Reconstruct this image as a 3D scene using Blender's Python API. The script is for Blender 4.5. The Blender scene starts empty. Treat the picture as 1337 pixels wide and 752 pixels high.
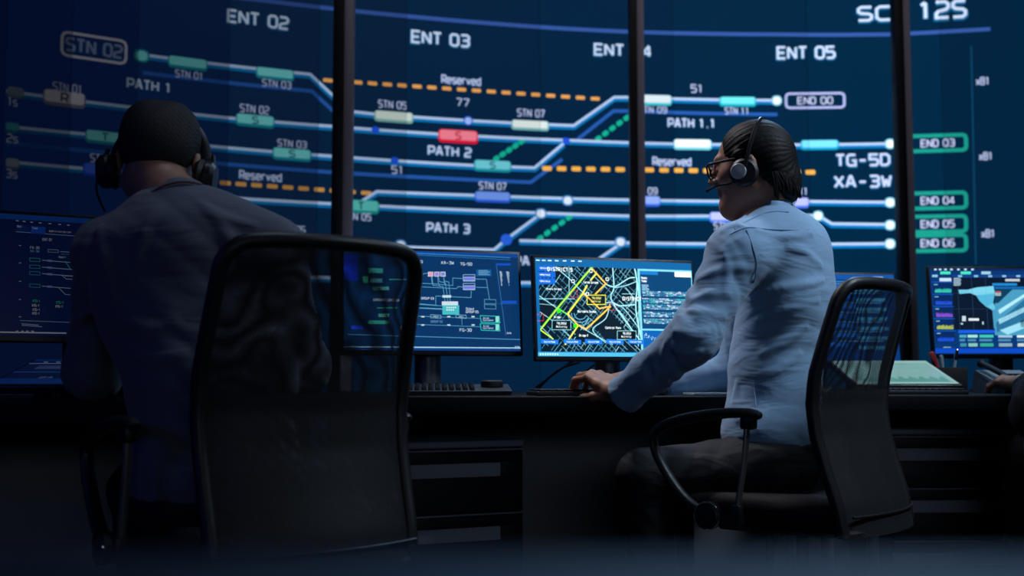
import bpy, bmesh, math, random
import numpy as np
from mathutils import Vector, Matrix

# ------------------------------------------------------------------ camera, world, lights
SC = bpy.context.scene
COL = SC.collection
W, H, F = 1337.0, 752.0, 1500.0
CAMZ = 0.80
PITCH = math.radians(4.35)
FWD = np.array([0, math.cos(PITCH), math.sin(PITCH)])
UPV = np.array([0, -math.sin(PITCH), math.cos(PITCH)])

cam_data = bpy.data.cameras.new('camera')
cam = bpy.data.objects.new('camera', cam_data)
COL.objects.link(cam)
cam.location = (0, 0, CAMZ)
cam.rotation_euler = (math.radians(90) + PITCH, 0, 0)
cam_data.sensor_width = 36
cam_data.lens = F / W * 36
cam_data.clip_start = 0.02
cam_data.dof.use_dof = True
cam_data.dof.focus_distance = 3.0
cam_data.dof.aperture_fstop = 2.4
SC.camera = cam
SC.view_settings.view_transform = 'Standard'
SC.view_settings.look = 'None'
SC.view_settings.exposure = 0.0
SC.view_settings.gamma = 1.0
SC.view_settings.use_curve_mapping = False
try:
    SC.cycles.use_denoising = True
    SC.cycles.max_bounces = 6
    SC.cycles.transparent_max_bounces = 16
    SC.cycles.sample_clamp_indirect = 2.0
    SC.cycles.caustics_reflective = False
    SC.cycles.caustics_refractive = False
except Exception:
    pass

wd = bpy.data.worlds.new('room_ambient')
SC.world = wd
wd.use_nodes = True
wd.node_tree.nodes['Background'].inputs[0].default_value = (0.02, 0.06, 0.25, 1)
wd.node_tree.nodes['Background'].inputs[1].default_value = 0.05

def area(name, loc, target, size, power, color, spread=180, size_y=None):
    l = bpy.data.lights.new(name, 'AREA')
    l.energy = power; l.color = color; l.size = size
    if size_y:
        l.shape = 'RECTANGLE'; l.size_y = size_y
    l.spread = math.radians(spread)
    o = bpy.data.objects.new(name, l)
    COL.objects.link(o)
    o.location = loc
    o.rotation_euler = (Vector(target) - Vector(loc)).to_track_quat('-Z', 'Y').to_euler()
    return o

# downlight over the right-hand workstation, a dim one over the left, lamps at the
# back and over the desk; the fills and the spot are added, unseen
area('downlight_right', (2.45, 2.15, 3.30), (0.95, 3.0, 1.2), 0.8, 9, (0.66, 0.82, 1.0), 60)
area('downlight_back', (1.5, 4.9, 3.4), (0.8, 3.1, 1.1), 0.5, 4, (0.45, 0.70, 1.0), 70)
area('downlight_desk', (-0.35, 3.75, 3.2), (0.42, 3.05, 0.95), 0.35, 2.3, (0.95, 0.92, 1.0), 40)
area('downlight_left', (-0.25, 2.5, 3.3), (-0.6, 2.25, 1.2), 0.4, 0.55, (0.62, 0.74, 1.0), 50)
area('front_fill', (0.9, -2.3, 1.5), (0.9, 3.4, 0.6), 2.2, 3.8, (0.62, 0.76, 1.0), 130, 0.5)  # added fill behind the camera, lifts the area under the desks
area('post_fill', (0.6, 4.2, 3.6), (0.75, 5.3, 1.4), 3.6, 3.0, (0.85, 0.82, 0.95), 120, 0.15)  # added light to brighten the post faces, no fixture there
area('blue_fill_left', (-2.6, 0.6, 1.6), (-0.5, 2.3, 0.8), 0.8, 1.0, (0.05, 0.12, 1.0), 110)  # added navy fill that tints the dark left side
sp = bpy.data.lights.new('counter_fill', 'SPOT')  # unseen spot added to brighten the counter, fading to its left
sp.energy = 42; sp.color = (0.27, 0.57, 1.0); sp.spot_size = math.radians(15); sp.spot_blend = 1.0; sp.shadow_soft_size = 0.04
spo = bpy.data.objects.new('counter_fill', sp); COL.objects.link(spo)
spo.location = (0.5, 0.45, 3.3); spo.rotation_euler = (Vector((0.20, 0.30, 0.74)) - spo.location).to_track_quat('-Z', 'Y').to_euler()

# ------------------------------------------------------------------ geometry helpers
def ray(px, py):
    return FWD + np.array([1.0, 0, 0]) * (px - W / 2) / F + UPV * (H / 2 - py) / F

def P(px, py, Y):
    d = ray(px, py)
    t = Y / d[1]
    return np.array([d[0] * t, Y, CAMZ + d[2] * t])

def lin(c):
    c = c / 255.0
    return c / 12.92 if c <= 0.04045 else ((c + 0.055) / 1.055) ** 2.4

def rgb(r, g, b, k=1.0):
    return (lin(r) * k, lin(g) * k, lin(b) * k)

def empty(name, loc=(0, 0, 0), rz=0.0):
    o = bpy.data.objects.new(name, None)
    o.empty_display_size = 0.1
    COL.objects.link(o)
    o.location = loc
    o.rotation_euler = (0, 0, rz)
    return o

def tag(o, label=None, cat=None, group=None, kind=None):
    if label: o['label'] = label
    if cat: o['category'] = cat
    if group: o['group'] = group
    if kind: o['kind'] = kind
    return o

def thing(name, label, cat, loc=(0, 0, 0), rz=0.0, group=None):
    return tag(empty(name, loc, rz), label, cat, group)

class MB:
    """collects shapes; build() links them as one mesh object"""
    def __init__(self):
        self.v = []; self.f = []; self.m = []; self.uv = {}; self.col = {}
    def add(self, vs, fs, mi=0, col=None):
        b = len(self.v)
        self.v.extend([tuple(map(float, p)) for p in vs])
        for f in fs:
            if col is not None: self.col[len(self.f)] = col
            self.f.append(tuple(b + i for i in f)); self.m.append(mi)
    def box(self, c, s, mi=0, rot=None, bevel=0.0, seg=2):
        """rounded box: centre, full size"""
        bm = bmesh.new()
        bmesh.ops.create_cube(bm, size=1.0)
        bmesh.ops.scale(bm, vec=s, verts=bm.verts)
        if bevel > 0:
            bmesh.ops.bevel(bm, geom=bm.edges[:], offset=min(bevel, min(s) * 0.49), segments=seg, profile=0.5, affect='EDGES')
        if rot is not None: bmesh.ops.transform(bm, matrix=rot.to_4x4(), verts=bm.verts)
        bmesh.ops.translate(bm, vec=c, verts=bm.verts)
        bm.verts.index_update()
        self.add([v.co for v in bm.verts], [[v.index for v in f.verts] for f in bm.faces], mi)
        bm.free()
    def tube(self, pts, r, n=12, mi=0, closed=False, flat=1.0, up=None):
        """tube along points; r scalar or list; flat squashes along the frame's binormal"""
        pts = [Vector(p) for p in pts]
        N = len(pts)
        rr = [r] * N if not hasattr(r, '__len__') else list(r)
        T = []
        for i in range(N):
            a = pts[(i - 1) % N] if (closed or i > 0) else pts[i]
            b = pts[(i + 1) % N] if (closed or i < N - 1) else pts[i]
            T.append((b - a).normalized())
        u = Vector(up) if up is not None else (Vector((0, 0, 1)) if abs(T[0].z) < 0.9 else Vector((1, 0, 0)))
        vs = []
        for i in range(N):
            u = (u - T[i] * u.dot(T[i])).normalized()
            w = T[i].cross(u)
            for k in range(n):
                a = 2 * math.pi * k / n
                vs.append(pts[i] + u * math.cos(a) * rr[i] + w * math.sin(a) * rr[i] * flat)
        fs = []
        for i in range(N if closed else N - 1):
            j = (i + 1) % N
            for k in range(n):
                k2 = (k + 1) % n
                fs.append((i * n + k, i * n + k2, j * n + k2, j * n + k))
        if not closed:
            fs.append(tuple(range(n - 1, -1, -1)))
            fs.append(tuple((N - 1) * n + k for k in range(n)))
        self.add(vs, fs, mi)
    def cyl(self, a, b, r, n=24, mi=0, r2=None):
        a = Vector(a); b = Vector(b)
        self.tube([a, b], [r, r if r2 is None else r2], n, mi)
    def lathe(self, prof, c, axis='z', n=32, mi=0, rot=None):
        """prof: (radius, height) list"""
        vs = []; fs = []
        for (r, h) in prof:
            for k in range(n):
                a = 2 * math.pi * k / n
                p = Vector((r * math.cos(a), r * math.sin(a), h))
                if rot is not None: p = rot @ p
                vs.append(p + Vector(c))
        m = len(prof)
        for i in range(m - 1):
            for k in range(n):
                k2 = (k + 1) % n
                fs.append((i * n + k, i * n + k2, (i + 1) * n + k2, (i + 1) * n + k))
        fs.append(tuple(range(n - 1, -1, -1)))
        fs.append(tuple((m - 1) * n + k for k in range(n)))
        self.add(vs, fs, mi)
    def build(self, name, mats, parent=None, smooth=True, angle=35):
        me = bpy.data.meshes.new(name)
        me.from_pydata(self.v, [], self.f)
        if not isinstance(mats, (list, tuple)): mats = [mats]
        for m in mats: me.materials.append(m)
        for i, p in enumerate(me.polygons): p.material_index = self.m[i]
        if self.col:
            at = me.attributes.new('Col', 'FLOAT_COLOR', 'CORNER')
            for i, p in enumerate(me.polygons):
                c = self.col.get(i)
                if c is None: c = (0, 0, 0)
                for li in p.loop_indices: at.data[li].color = (c[0], c[1], c[2], 1)
        me.validate(); me.update()
        if smooth:
            me.polygons.foreach_set('use_smooth', [True] * len(me.polygons))
            try: me.set_sharp_from_angle(angle=math.radians(angle))
            except Exception: pass
        o = bpy.data.objects.new(name, me)
        COL.objects.link(o)
        if parent is not None: o.parent = parent
        return o

def spline(pts, n=8, closed=False):
    """Catmull-Rom through points"""
    pts = [np.array(p, float) for p in pts]
    N = len(pts); out = []
    for i in range(N if closed else N - 1):
        p1 = pts[i]; p2 = pts[(i + 1) % N]
        p0 = pts[(i - 1) % N] if (closed or i > 0) else p1
        p3 = pts[(i + 2) % N] if (closed or i < N - 2) else p2
        for k in range(n):
            t = k / n
            out.append(0.5 * ((2 * p1) + (-p0 + p2) * t + (2 * p0 - 5 * p1 + 4 * p2 - p3) * t * t + (-p0 + 3 * p1 - 3 * p2 + p3) * t ** 3))
    if not closed: out.append(pts[-1])
    return out

# ------------------------------------------------------------------ materials
def mat(name, color, rough=0.5, metal=0.0, noise=0.0, nscale=40, bump=0.0, bscale=200, spec=0.5, coat=0.0, sheen=0.0):
    m = bpy.data.materials.new(name)
    m.use_nodes = True
    nt = m.node_tree
    b = nt.nodes['Principled BSDF']
    b.inputs['Base Color'].default_value = (*color, 1)
    b.inputs['Roughness'].default_value = rough
    b.inputs['Metallic'].default_value = metal
    b.inputs['Specular IOR Level'].default_value = spec
    if coat: b.inputs['Coat Weight'].default_value = coat
    if sheen: b.inputs['Sheen Weight'].default_value = sheen
    tc = nt.nodes.new('ShaderNodeTexCoord')
    if noise > 0:
        n = nt.nodes.new('ShaderNodeTexNoise')
        n.inputs['Scale'].default_value = nscale
        n.inputs['Detail'].default_value = 4
        nt.links.new(tc.outputs['Object'], n.inputs['Vector'])
        r = nt.nodes.new('ShaderNodeMapRange')
        r.inputs['To Min'].default_value = 1 - noise
        r.inputs['To Max'].default_value = 1 + noise
        nt.links.new(n.outputs['Fac'], r.inputs['Value'])
        mx = nt.nodes.new('ShaderNodeVectorMath'); mx.operation = 'SCALE'
        mx.inputs[0].default_value = color
        nt.links.new(r.outputs['Result'], mx.inputs['Scale'])
        nt.links.new(mx.outputs['Vector'], b.inputs['Base Color'])
    if bump > 0:
        n2 = nt.nodes.new('ShaderNodeTexNoise')
        n2.inputs['Scale'].default_value = bscale
        n2.inputs['Detail'].default_value = 3
        nt.links.new(tc.outputs['Object'], n2.inputs['Vector'])
        bp = nt.nodes.new('ShaderNodeBump')
        bp.inputs['Strength'].default_value = bump
        bp.inputs['Distance'].default_value = 0.002
        nt.links.new(n2.outputs['Fac'], bp.inputs['Height'])
        nt.links.new(bp.outputs['Normal'], b.inputs['Normal'])
    return m

def screen_mat(name, strength=1.0, base=(0.004, 0.005, 0.008), rough=0.3, spec=0.3):
    m = bpy.data.materials.new(name)
    m.use_nodes = True
    nt = m.node_tree
    b = nt.nodes['Principled BSDF']
    b.inputs['Base Color'].default_value = (*base, 1)
    b.inputs['Roughness'].default_value = rough
    b.inputs['Specular IOR Level'].default_value = spec
    a = nt.nodes.new('ShaderNodeAttribute'); a.attribute_name = 'Col'
    nt.links.new(a.outputs['Color'], b.inputs['Emission Color'])
    b.inputs['Emission Strength'].default_value = strength
    return m

M = {}
M['wall_disp'] = screen_mat('wall_display_panel', 1.0, rough=0.45, spec=0.15)
M['screen'] = screen_mat('monitor_screen', 1.0, rough=0.25, spec=0.3)
M['blackplastic'] = mat('black_plastic', (0.010, 0.011, 0.014), 0.38, noise=0.15, bump=0.1, bscale=900)
M['softblack'] = mat('matt_black_plastic', (0.012, 0.012, 0.015), 0.6, bump=0.2, bscale=700)
M['bezel'] = mat('monitor_bezel', (0.010, 0.010, 0.013), 0.32)
M['stand'] = mat('satin_grey_stand', (0.10, 0.105, 0.12), 0.35, metal=0.6)
M['desk'] = mat('black_desk_laminate', (0.005, 0.006, 0.009), 0.55, noise=0.2, nscale=25, bump=0.05, bscale=400, spec=0.12)
M['panel'] = mat('charcoal_laminate', (0.34, 0.35, 0.36), 0.6, noise=0.08, nscale=12)
M['cabinet'] = mat('dark_steel_cabinet', (0.016, 0.017, 0.024), 0.5, noise=0.1, nscale=10)
M['cabtop'] = mat('grey_cabinet_top', (0.42, 0.42, 0.52), 0.45)
M['pull'] = mat('grey_drawer_pull', (0.58, 0.60, 0.68), 0.5)
M['chrome'] = mat('chrome', (0.75, 0.77, 0.8), 0.12, metal=1.0)
M['brushed'] = mat('brushed_steel', (0.50, 0.46, 0.44), 0.3, metal=0.9)
M['frame'] = mat('chair_frame_plastic', (0.008, 0.008, 0.010), 0.45, bump=0.1, bscale=600)
M['post'] = mat('dark_steel_post', (0.014, 0.014, 0.017), 0.5, noise=0.15, nscale=8)
M['postface'] = mat('grey_aluminium_face', (0.60, 0.53, 0.58), 0.5)
M['wallpaint'] = mat('dark_wall_paint', (0.02, 0.024, 0.035), 0.8, noise=0.1, nscale=3, bump=0.05, bscale=80)
M['carpet'] = mat('dark_carpet', (0.015, 0.017, 0.025), 0.95, noise=0.3, nscale=180, bump=0.4, bscale=500)
M['counter'] = mat('blue_grey_counter', (0.09, 0.12, 0.17), 0.55, noise=0.08, nscale=30)
M['blue'] = mat('blue_rubber', (0.01, 0.06, 0.35), 0.5)
M['red'] = mat('red_plastic', (0.45, 0.03, 0.04), 0.4)
M['keygrey'] = mat('grey_keyboard', (0.05, 0.055, 0.065), 0.4)
M['keycap'] = mat('dark_keycap', (0.015, 0.016, 0.02), 0.45)
M['phone'] = mat('grey_phone_plastic', (0.30, 0.32, 0.35), 0.38)
M['clear'] = mat('pale_plastic', (0.35, 0.45, 0.5), 0.2)
M['silver'] = mat('pale_grey_disc', (0.36, 0.38, 0.41), 0.4, noise=0.15, nscale=200)
M['cushion'] = mat('black_ear_cushion', (0.012, 0.012, 0.015), 0.5, bump=0.3, bscale=150)

def mesh_fabric(name, pitch, col, warp=0.0, fill=0.42):
    m = bpy.data.materials.new(name); m.use_nodes = True
    nt = m.node_tree; L = nt.links
    b = nt.nodes['Principled BSDF']
    b.inputs['Base Color'].default_value = (*col, 1); b.inputs['Roughness'].default_value = 0.55
    uv = nt.nodes.new('ShaderNodeUVMap'); uv.uv_map = 'UVMap'
    src = uv.outputs['UV']
    if warp:
        nz = nt.nodes.new('ShaderNodeTexNoise'); nz.inputs['Scale'].default_value = 7.0; nz.inputs['Detail'].default_value = 1
        L.new(src, nz.inputs['Vector'])
        sb = nt.nodes.new('ShaderNodeVectorMath'); sb.operation = 'SUBTRACT'; sb.inputs[1].default_value = (0.5, 0.5, 0.5)
        L.new(nz.outputs['Color'], sb.inputs[0])
        sc = nt.nodes.new('ShaderNodeVectorMath'); sc.operation = 'SCALE'; sc.inputs['Scale'].default_value = warp
        L.new(sb.outputs['Vector'], sc.inputs[0])
        ad = nt.nodes.new('ShaderNodeVectorMath'); ad.operation = 'ADD'
        L.new(src, ad.inputs[0]); L.new(sc.outputs['Vector'], ad.inputs[1]); src = ad.outputs['Vector']
    sp = nt.nodes.new('ShaderNodeSeparateXYZ'); L.new(src, sp.inputs[0])
    def mth(op, a, bb=None):
        n = nt.nodes.new('ShaderNodeMath'); n.operation = op
        for i, q in enumerate((a, bb)):
            if q is None: continue
            if isinstance(q, (int, float)): n.inputs[i].default_value = q
            else: L.new(q, n.inputs[i])
        return n.outputs[0]
    k = 2 * math.pi / pitch
    s1 = mth('SINE', mth('MULTIPLY', mth('ADD', mth('MULTIPLY', sp.outputs['X'], 0.9), sp.outputs['Y']), k))
    s2 = mth('SINE', mth('MULTIPLY', mth('SUBTRACT', sp.outputs['X'], mth('MULTIPLY', sp.outputs['Y'], 0.4)), k))
    mx = mth('MAXIMUM', s1, mth('SUBTRACT', s2, 0.7))
    solid = mth('GREATER_THAN', mx, fill)
    tr = nt.nodes.new('ShaderNodeBsdfTransparent')
    ms = nt.nodes.new('ShaderNodeMixShader')
    L.new(solid, ms.inputs['Fac']); L.new(tr.outputs[0], ms.inputs[1]); L.new(b.outputs[0], ms.inputs[2])
    L.new(ms.outputs[0], nt.nodes['Material Output'].inputs['Surface'])
    return m
M['mesh1'] = mesh_fabric('black_woven_mesh_outer', 0.0052, (0.010, 0.0105, 0.013), 0.0, 0.08)
M['mesh2'] = mesh_fabric('black_woven_mesh_inner', 0.0056, (0.010, 0.0105, 0.013), 0.03, 0.08)
M['meshlow'] = mesh_fabric('black_woven_mesh_dense', 0.0064, (0.018, 0.0185, 0.022), 0.0, -0.30)

def cloth(name, color, rough=0.75, sheen=0.2, fold=0.35, weave=True):
    m = bpy.data.materials.new(name); m.use_nodes = True
    nt = m.node_tree; L = nt.links
    b = nt.nodes['Principled BSDF']
    b.inputs['Base Color'].default_value = (*color, 1); b.inputs['Roughness'].default_value = rough
    b.inputs['Sheen Weight'].default_value = sheen
    b.inputs['Specular IOR Level'].default_value = 0.25
    tc = nt.nodes.new('ShaderNodeTexCoord')
    mp = nt.nodes.new('ShaderNodeMapping'); mp.inputs['Rotation'].default_value = (0.5, 0.6, 0.4); mp.inputs['Scale'].default_value = (1, 1, 3.2)
    L.new(tc.outputs['Object'], mp.inputs['Vector'])
    n = nt.nodes.new('ShaderNodeTexNoise'); n.inputs['Scale'].default_value = 6; n.inputs['Detail'].default_value = 2.5; n.inputs['Distortion'].default_value = 0.8
    L.new(mp.outputs['Vector'], n.inputs['Vector'])
    bp = nt.nodes.new('ShaderNodeBump'); bp.inputs['Strength'].default_value = fold; bp.inputs['Distance'].default_value = 0.02
    L.new(n.outputs['Fac'], bp.inputs['Height'])
    n2 = nt.nodes.new('ShaderNodeTexNoise'); n2.inputs['Scale'].default_value = 500
    L.new(tc.outputs['Object'], n2.inputs['Vector'])
    bp2 = nt.nodes.new('ShaderNodeBump'); bp2.inputs['Strength'].default_value = 0.15; bp2.inputs['Distance'].default_value = 0.001
    L.new(n2.outputs['Fac'], bp2.inputs['Height']); L.new(bp.outputs['Normal'], bp2.inputs['Normal'])
    L.new(bp2.outputs['Normal'], b.inputs['Normal'])
    return m
M['shirt'] = cloth('light_blue_cotton', (0.25, 0.41, 0.60))
M['shirtdark'] = cloth('grey_blue_cotton', (0.10, 0.11, 0.15))
M['trousers'] = cloth('charcoal_wool', (0.014, 0.0145, 0.017), fold=0.6, sheen=0.0)
M['jacket'] = cloth('black_cloth', (0.007, 0.007, 0.009), sheen=0.0)
M['skin'] = mat('skin', (0.40, 0.20, 0.13), 0.5, noise=0.18, nscale=60, bump=0.25, bscale=220)
M['skin'].node_tree.nodes['Principled BSDF'].inputs['Subsurface Weight'].default_value = 0.08
M['hair'] = mat('black_hair', (0.006, 0.0055, 0.006), 0.6, noise=0.3, nscale=80, bump=0.6, bscale=120, spec=0.2)
M['hairs'] = mat('short_dark_hair', (0.010, 0.008, 0.008), 0.7, noise=0.3, nscale=200, bump=0.6, bscale=400)
M['leather'] = mat('black_leather', (0.012, 0.010, 0.009), 0.4)
M['maroon'] = mat('maroon_piping', (0.12, 0.012, 0.02), 0.6)
M['lens'] = bpy.data.materials.new('spectacle_lens'); M['lens'].use_nodes = True
_n = M['lens'].node_tree
_g = _n.nodes.new('ShaderNodeBsdfGlossy'); _g.inputs['Roughness'].default_value = 0.03
_t = _n.nodes.new('ShaderNodeBsdfTransparent'); _m = _n.nodes.new('ShaderNodeMixShader'); _m.inputs[0].default_value = 0.30
_n.links.new(_t.outputs[0], _m.inputs[1]); _n.links.new(_g.outputs[0], _m.inputs[2])
_n.links.new(_m.outputs[0], _n.nodes['Material Output'].inputs['Surface'])
# ------------------------------------------------------------------ lettering and diagram painter
c_ = 0.95
_O = [(c_, 0), (4 - c_, 0), (4, c_), (4, 6 - c_), (4 - c_, 6), (c_, 6), (0, 6 - c_), (0, c_), (c_, 0)]
GL = {
 '0': [_O], 'O': [_O],
 '1': [[(0.6, 5), (2, 6), (2, 0)]],
 '2': [[(0, 6), (3.1, 6), (4, 5.1), (4, 3.9), (3.3, 3.1), (0.7, 2.4), (0, 1.6), (0, 0), (4, 0)]],
 '3': [[(0, 6), (3.1, 6), (4, 5.2), (4, 3.8), (3.2, 3.1), (1, 3.1)], [(3.2, 3.1), (4, 2.3), (4, 0.9), (3.1, 0), (0, 0)]],
 '4': [[(3, 0), (3, 6), (0, 2), (0, 1.6), (4, 1.6)]],
 '5': [[(4, 6), (0, 6), (0, 3.4), (3.1, 3.4), (4, 2.6), (4, 0.9), (3.1, 0), (0, 0)]],
 '6': [[(3.8, 6), (1, 6), (0, 5), (0, 1), (1, 0), (3, 0), (4, 1), (4, 2.5), (3, 3.4), (0, 3.4)]],
 '7': [[(0, 6), (4, 6), (1.4, 0)]],
 '8': [_O, [(0, 3.1), (4, 3.1)]],
 '9': [[(0.2, 0), (3, 0), (4, 1), (4, 5), (3, 6), (1, 6), (0, 5), (0, 3.6), (1, 2.7), (4, 2.7)]],
 'A': [[(0, 0), (0, 0.2), (1.7, 6), (2.3, 6), (4, 0.2), (4, 0)], [(0.7, 2), (3.3, 2)]],
 'B': [[(0, 0), (0, 6), (3, 6), (3.8, 5.2), (3.8, 3.9), (3, 3.1), (0, 3.1)], [(3, 3.1), (4, 2.2), (4, 0.8), (3.1, 0), (0, 0)]],
 'C': [[(4, 6), (1, 6), (0, 5), (0, 1), (1, 0), (4, 0)]],
 'D': [[(0, 0), (0, 6), (2.8, 6), (4, 4.8), (4, 1.2), (2.8, 0), (0, 0)]],
 'E': [[(4, 6), (0, 6), (0, 0), (4, 0)], [(0, 3), (3.5, 3)]],
 'F': [[(4, 6), (0, 6), (0, 0)], [(0, 3), (3.3, 3)]],
 'G': [[(4, 6), (1, 6), (0, 5), (0, 1), (1, 0), (4, 0), (4, 2.8), (2.2, 2.8)]],
 'H': [[(0, 0), (0, 6)], [(4, 0), (4, 6)], [(0, 3), (4, 3)]],
 'I': [[(2, 0), (2, 6)]], 'J': [[(4, 6), (4, 1), (3, 0), (0, 0)]],
 'K': [[(0, 0), (0, 6)], [(4, 6), (0.6, 3), (4, 0)]],
 'L': [[(0, 6), (0, 0), (4, 0)]],
 'M': [[(0, 0), (0, 6), (2, 3), (4, 6), (4, 0)]],
 'N': [[(0, 0), (0, 6), (4, 0), (4, 6)]],
 'P': [[(0, 0), (0, 6), (3.1, 6), (4, 5.1), (4, 3.2), (3.1, 2.3), (0, 2.3)]],
 'Q': [_O, [(2.6, 1.6), (4, 0)]],
 'R': [[(0, 0), (0, 6), (3.1, 6), (4, 5.1), (4, 3.3), (3.1, 2.5), (0, 2.5)], [(2.4, 2.5), (4, 0)]],
 'S': [[(4, 6), (0.9, 6), (0, 5.2), (0, 3.9), (0.8, 3.2), (3.2, 2.9), (4, 2.2), (4, 0.8), (3.1, 0), (0, 0)]],
 'T': [[(0, 6), (4, 6)], [(2, 6), (2, 0)]],
 'U': [[(0, 6), (0, 1), (1, 0), (3, 0), (4, 1), (4, 6)]],
 'V': [[(0, 6), (2, 0), (4, 6)]],
 'W': [[(0, 6), (1, 0), (2, 4), (3, 0), (4, 6)]],
 'X': [[(0, 0), (4, 6)], [(0, 6), (4, 0)]],
 'Y': [[(0, 6), (2, 3), (4, 6)], [(2, 3), (2, 0)]],
 'Z': [[(0, 6), (4, 6), (0, 0), (4, 0)]],
 '-': [[(0.5, 2.8), (3.5, 2.8)]], '.': [[(1.7, 0), (2.3, 0)]], ' ': [], ':': [[(2, 1), (2, 1.6)], [(2, 4), (2, 4.6)]],
 'e': [[(0, 2.1), (3.6, 2.1), (3.6, 3.4), (2.8, 4.2), (0.8, 4.2), (0, 3.4), (0, 0.8), (0.8, 0), (3.5, 0)]],
 's': [[(3.5, 4.2), (0.7, 4.2), (0, 3.5), (0, 2.8), (0.6, 2.2), (3, 2), (3.6, 1.4), (3.6, 0.7), (3, 0), (0, 0)]],
 'r': [[(0, 0), (0, 4.2)], [(0, 3.2), (1, 4.2), (3, 4.2)]],
 'v': [[(0, 4.2), (1.8, 0), (3.6, 4.2)]],
 'd': [[(3.6, 6), (3.6, 0), (0.8, 0), (0, 0.8), (0, 3.4), (0.8, 4.2), (3.6, 4.2)]],
 'x': [[(0, 0), (3.6, 4.2)], [(0, 4.2), (3.6, 0)]],
 't': [[(1, 5.6), (1, 0.7), (1.7, 0), (3, 0)], [(0, 4.2), (3, 4.2)]],
 'l': [[(1.5, 6), (1.5, 0)]], 'i': [[(1.5, 4.2), (1.5, 0)], [(1.5, 5.4), (1.5, 6)]],
 'a': [[(0.3, 4.2), (2.8, 4.2), (3.6, 3.4), (3.6, 0), (0.8, 0), (0, 0.7), (0, 1.6), (0.8, 2.3), (3.6, 2.3)]],
 'n': [[(0, 0), (0, 4.2), (2.8, 4.2), (3.6, 3.4), (3.6, 0)]],
 'u': [[(0, 4.2), (0, 0.8), (0.8, 0), (3.6, 0), (3.6, 4.2)]],
 'o': [[(0.8, 0), (2.8, 0), (3.6, 0.8), (3.6, 3.4), (2.8, 4.2), (0.8, 4.2), (0, 3.4), (0, 0.8), (0.8, 0)]],
 'k': [[(0, 0), (0, 6)], [(3.4, 4.2), (0.4, 2), (3.4, 0)]],
 'g': [[(3.6, 0), (0.8, 0), (0, 0.8), (0, 3.4), (0.8, 4.2), (3.6, 4.2), (3.6, -1.2), (2.8, -1.8), (0.4, -1.8)]],
 'p': [[(0, -1.8), (0, 4.2), (2.8, 4.2), (3.6, 3.4), (3.6, 0.8), (2.8, 0), (0, 0)]],
 'y': [[(0, 4.2), (1.8, 0.2)], [(3.6, 4.2), (1.4, -1.8)]],
 'c': [[(3.5, 4.2), (0.8, 4.2), (0, 3.4), (0, 0.8), (0.8, 0), (3.5, 0)]],
 'b': [[(0, 6), (0, 0), (2.8, 0), (3.6, 0.8), (3.6, 3.4), (2.8, 4.2), (0, 4.2)]],
}

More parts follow.
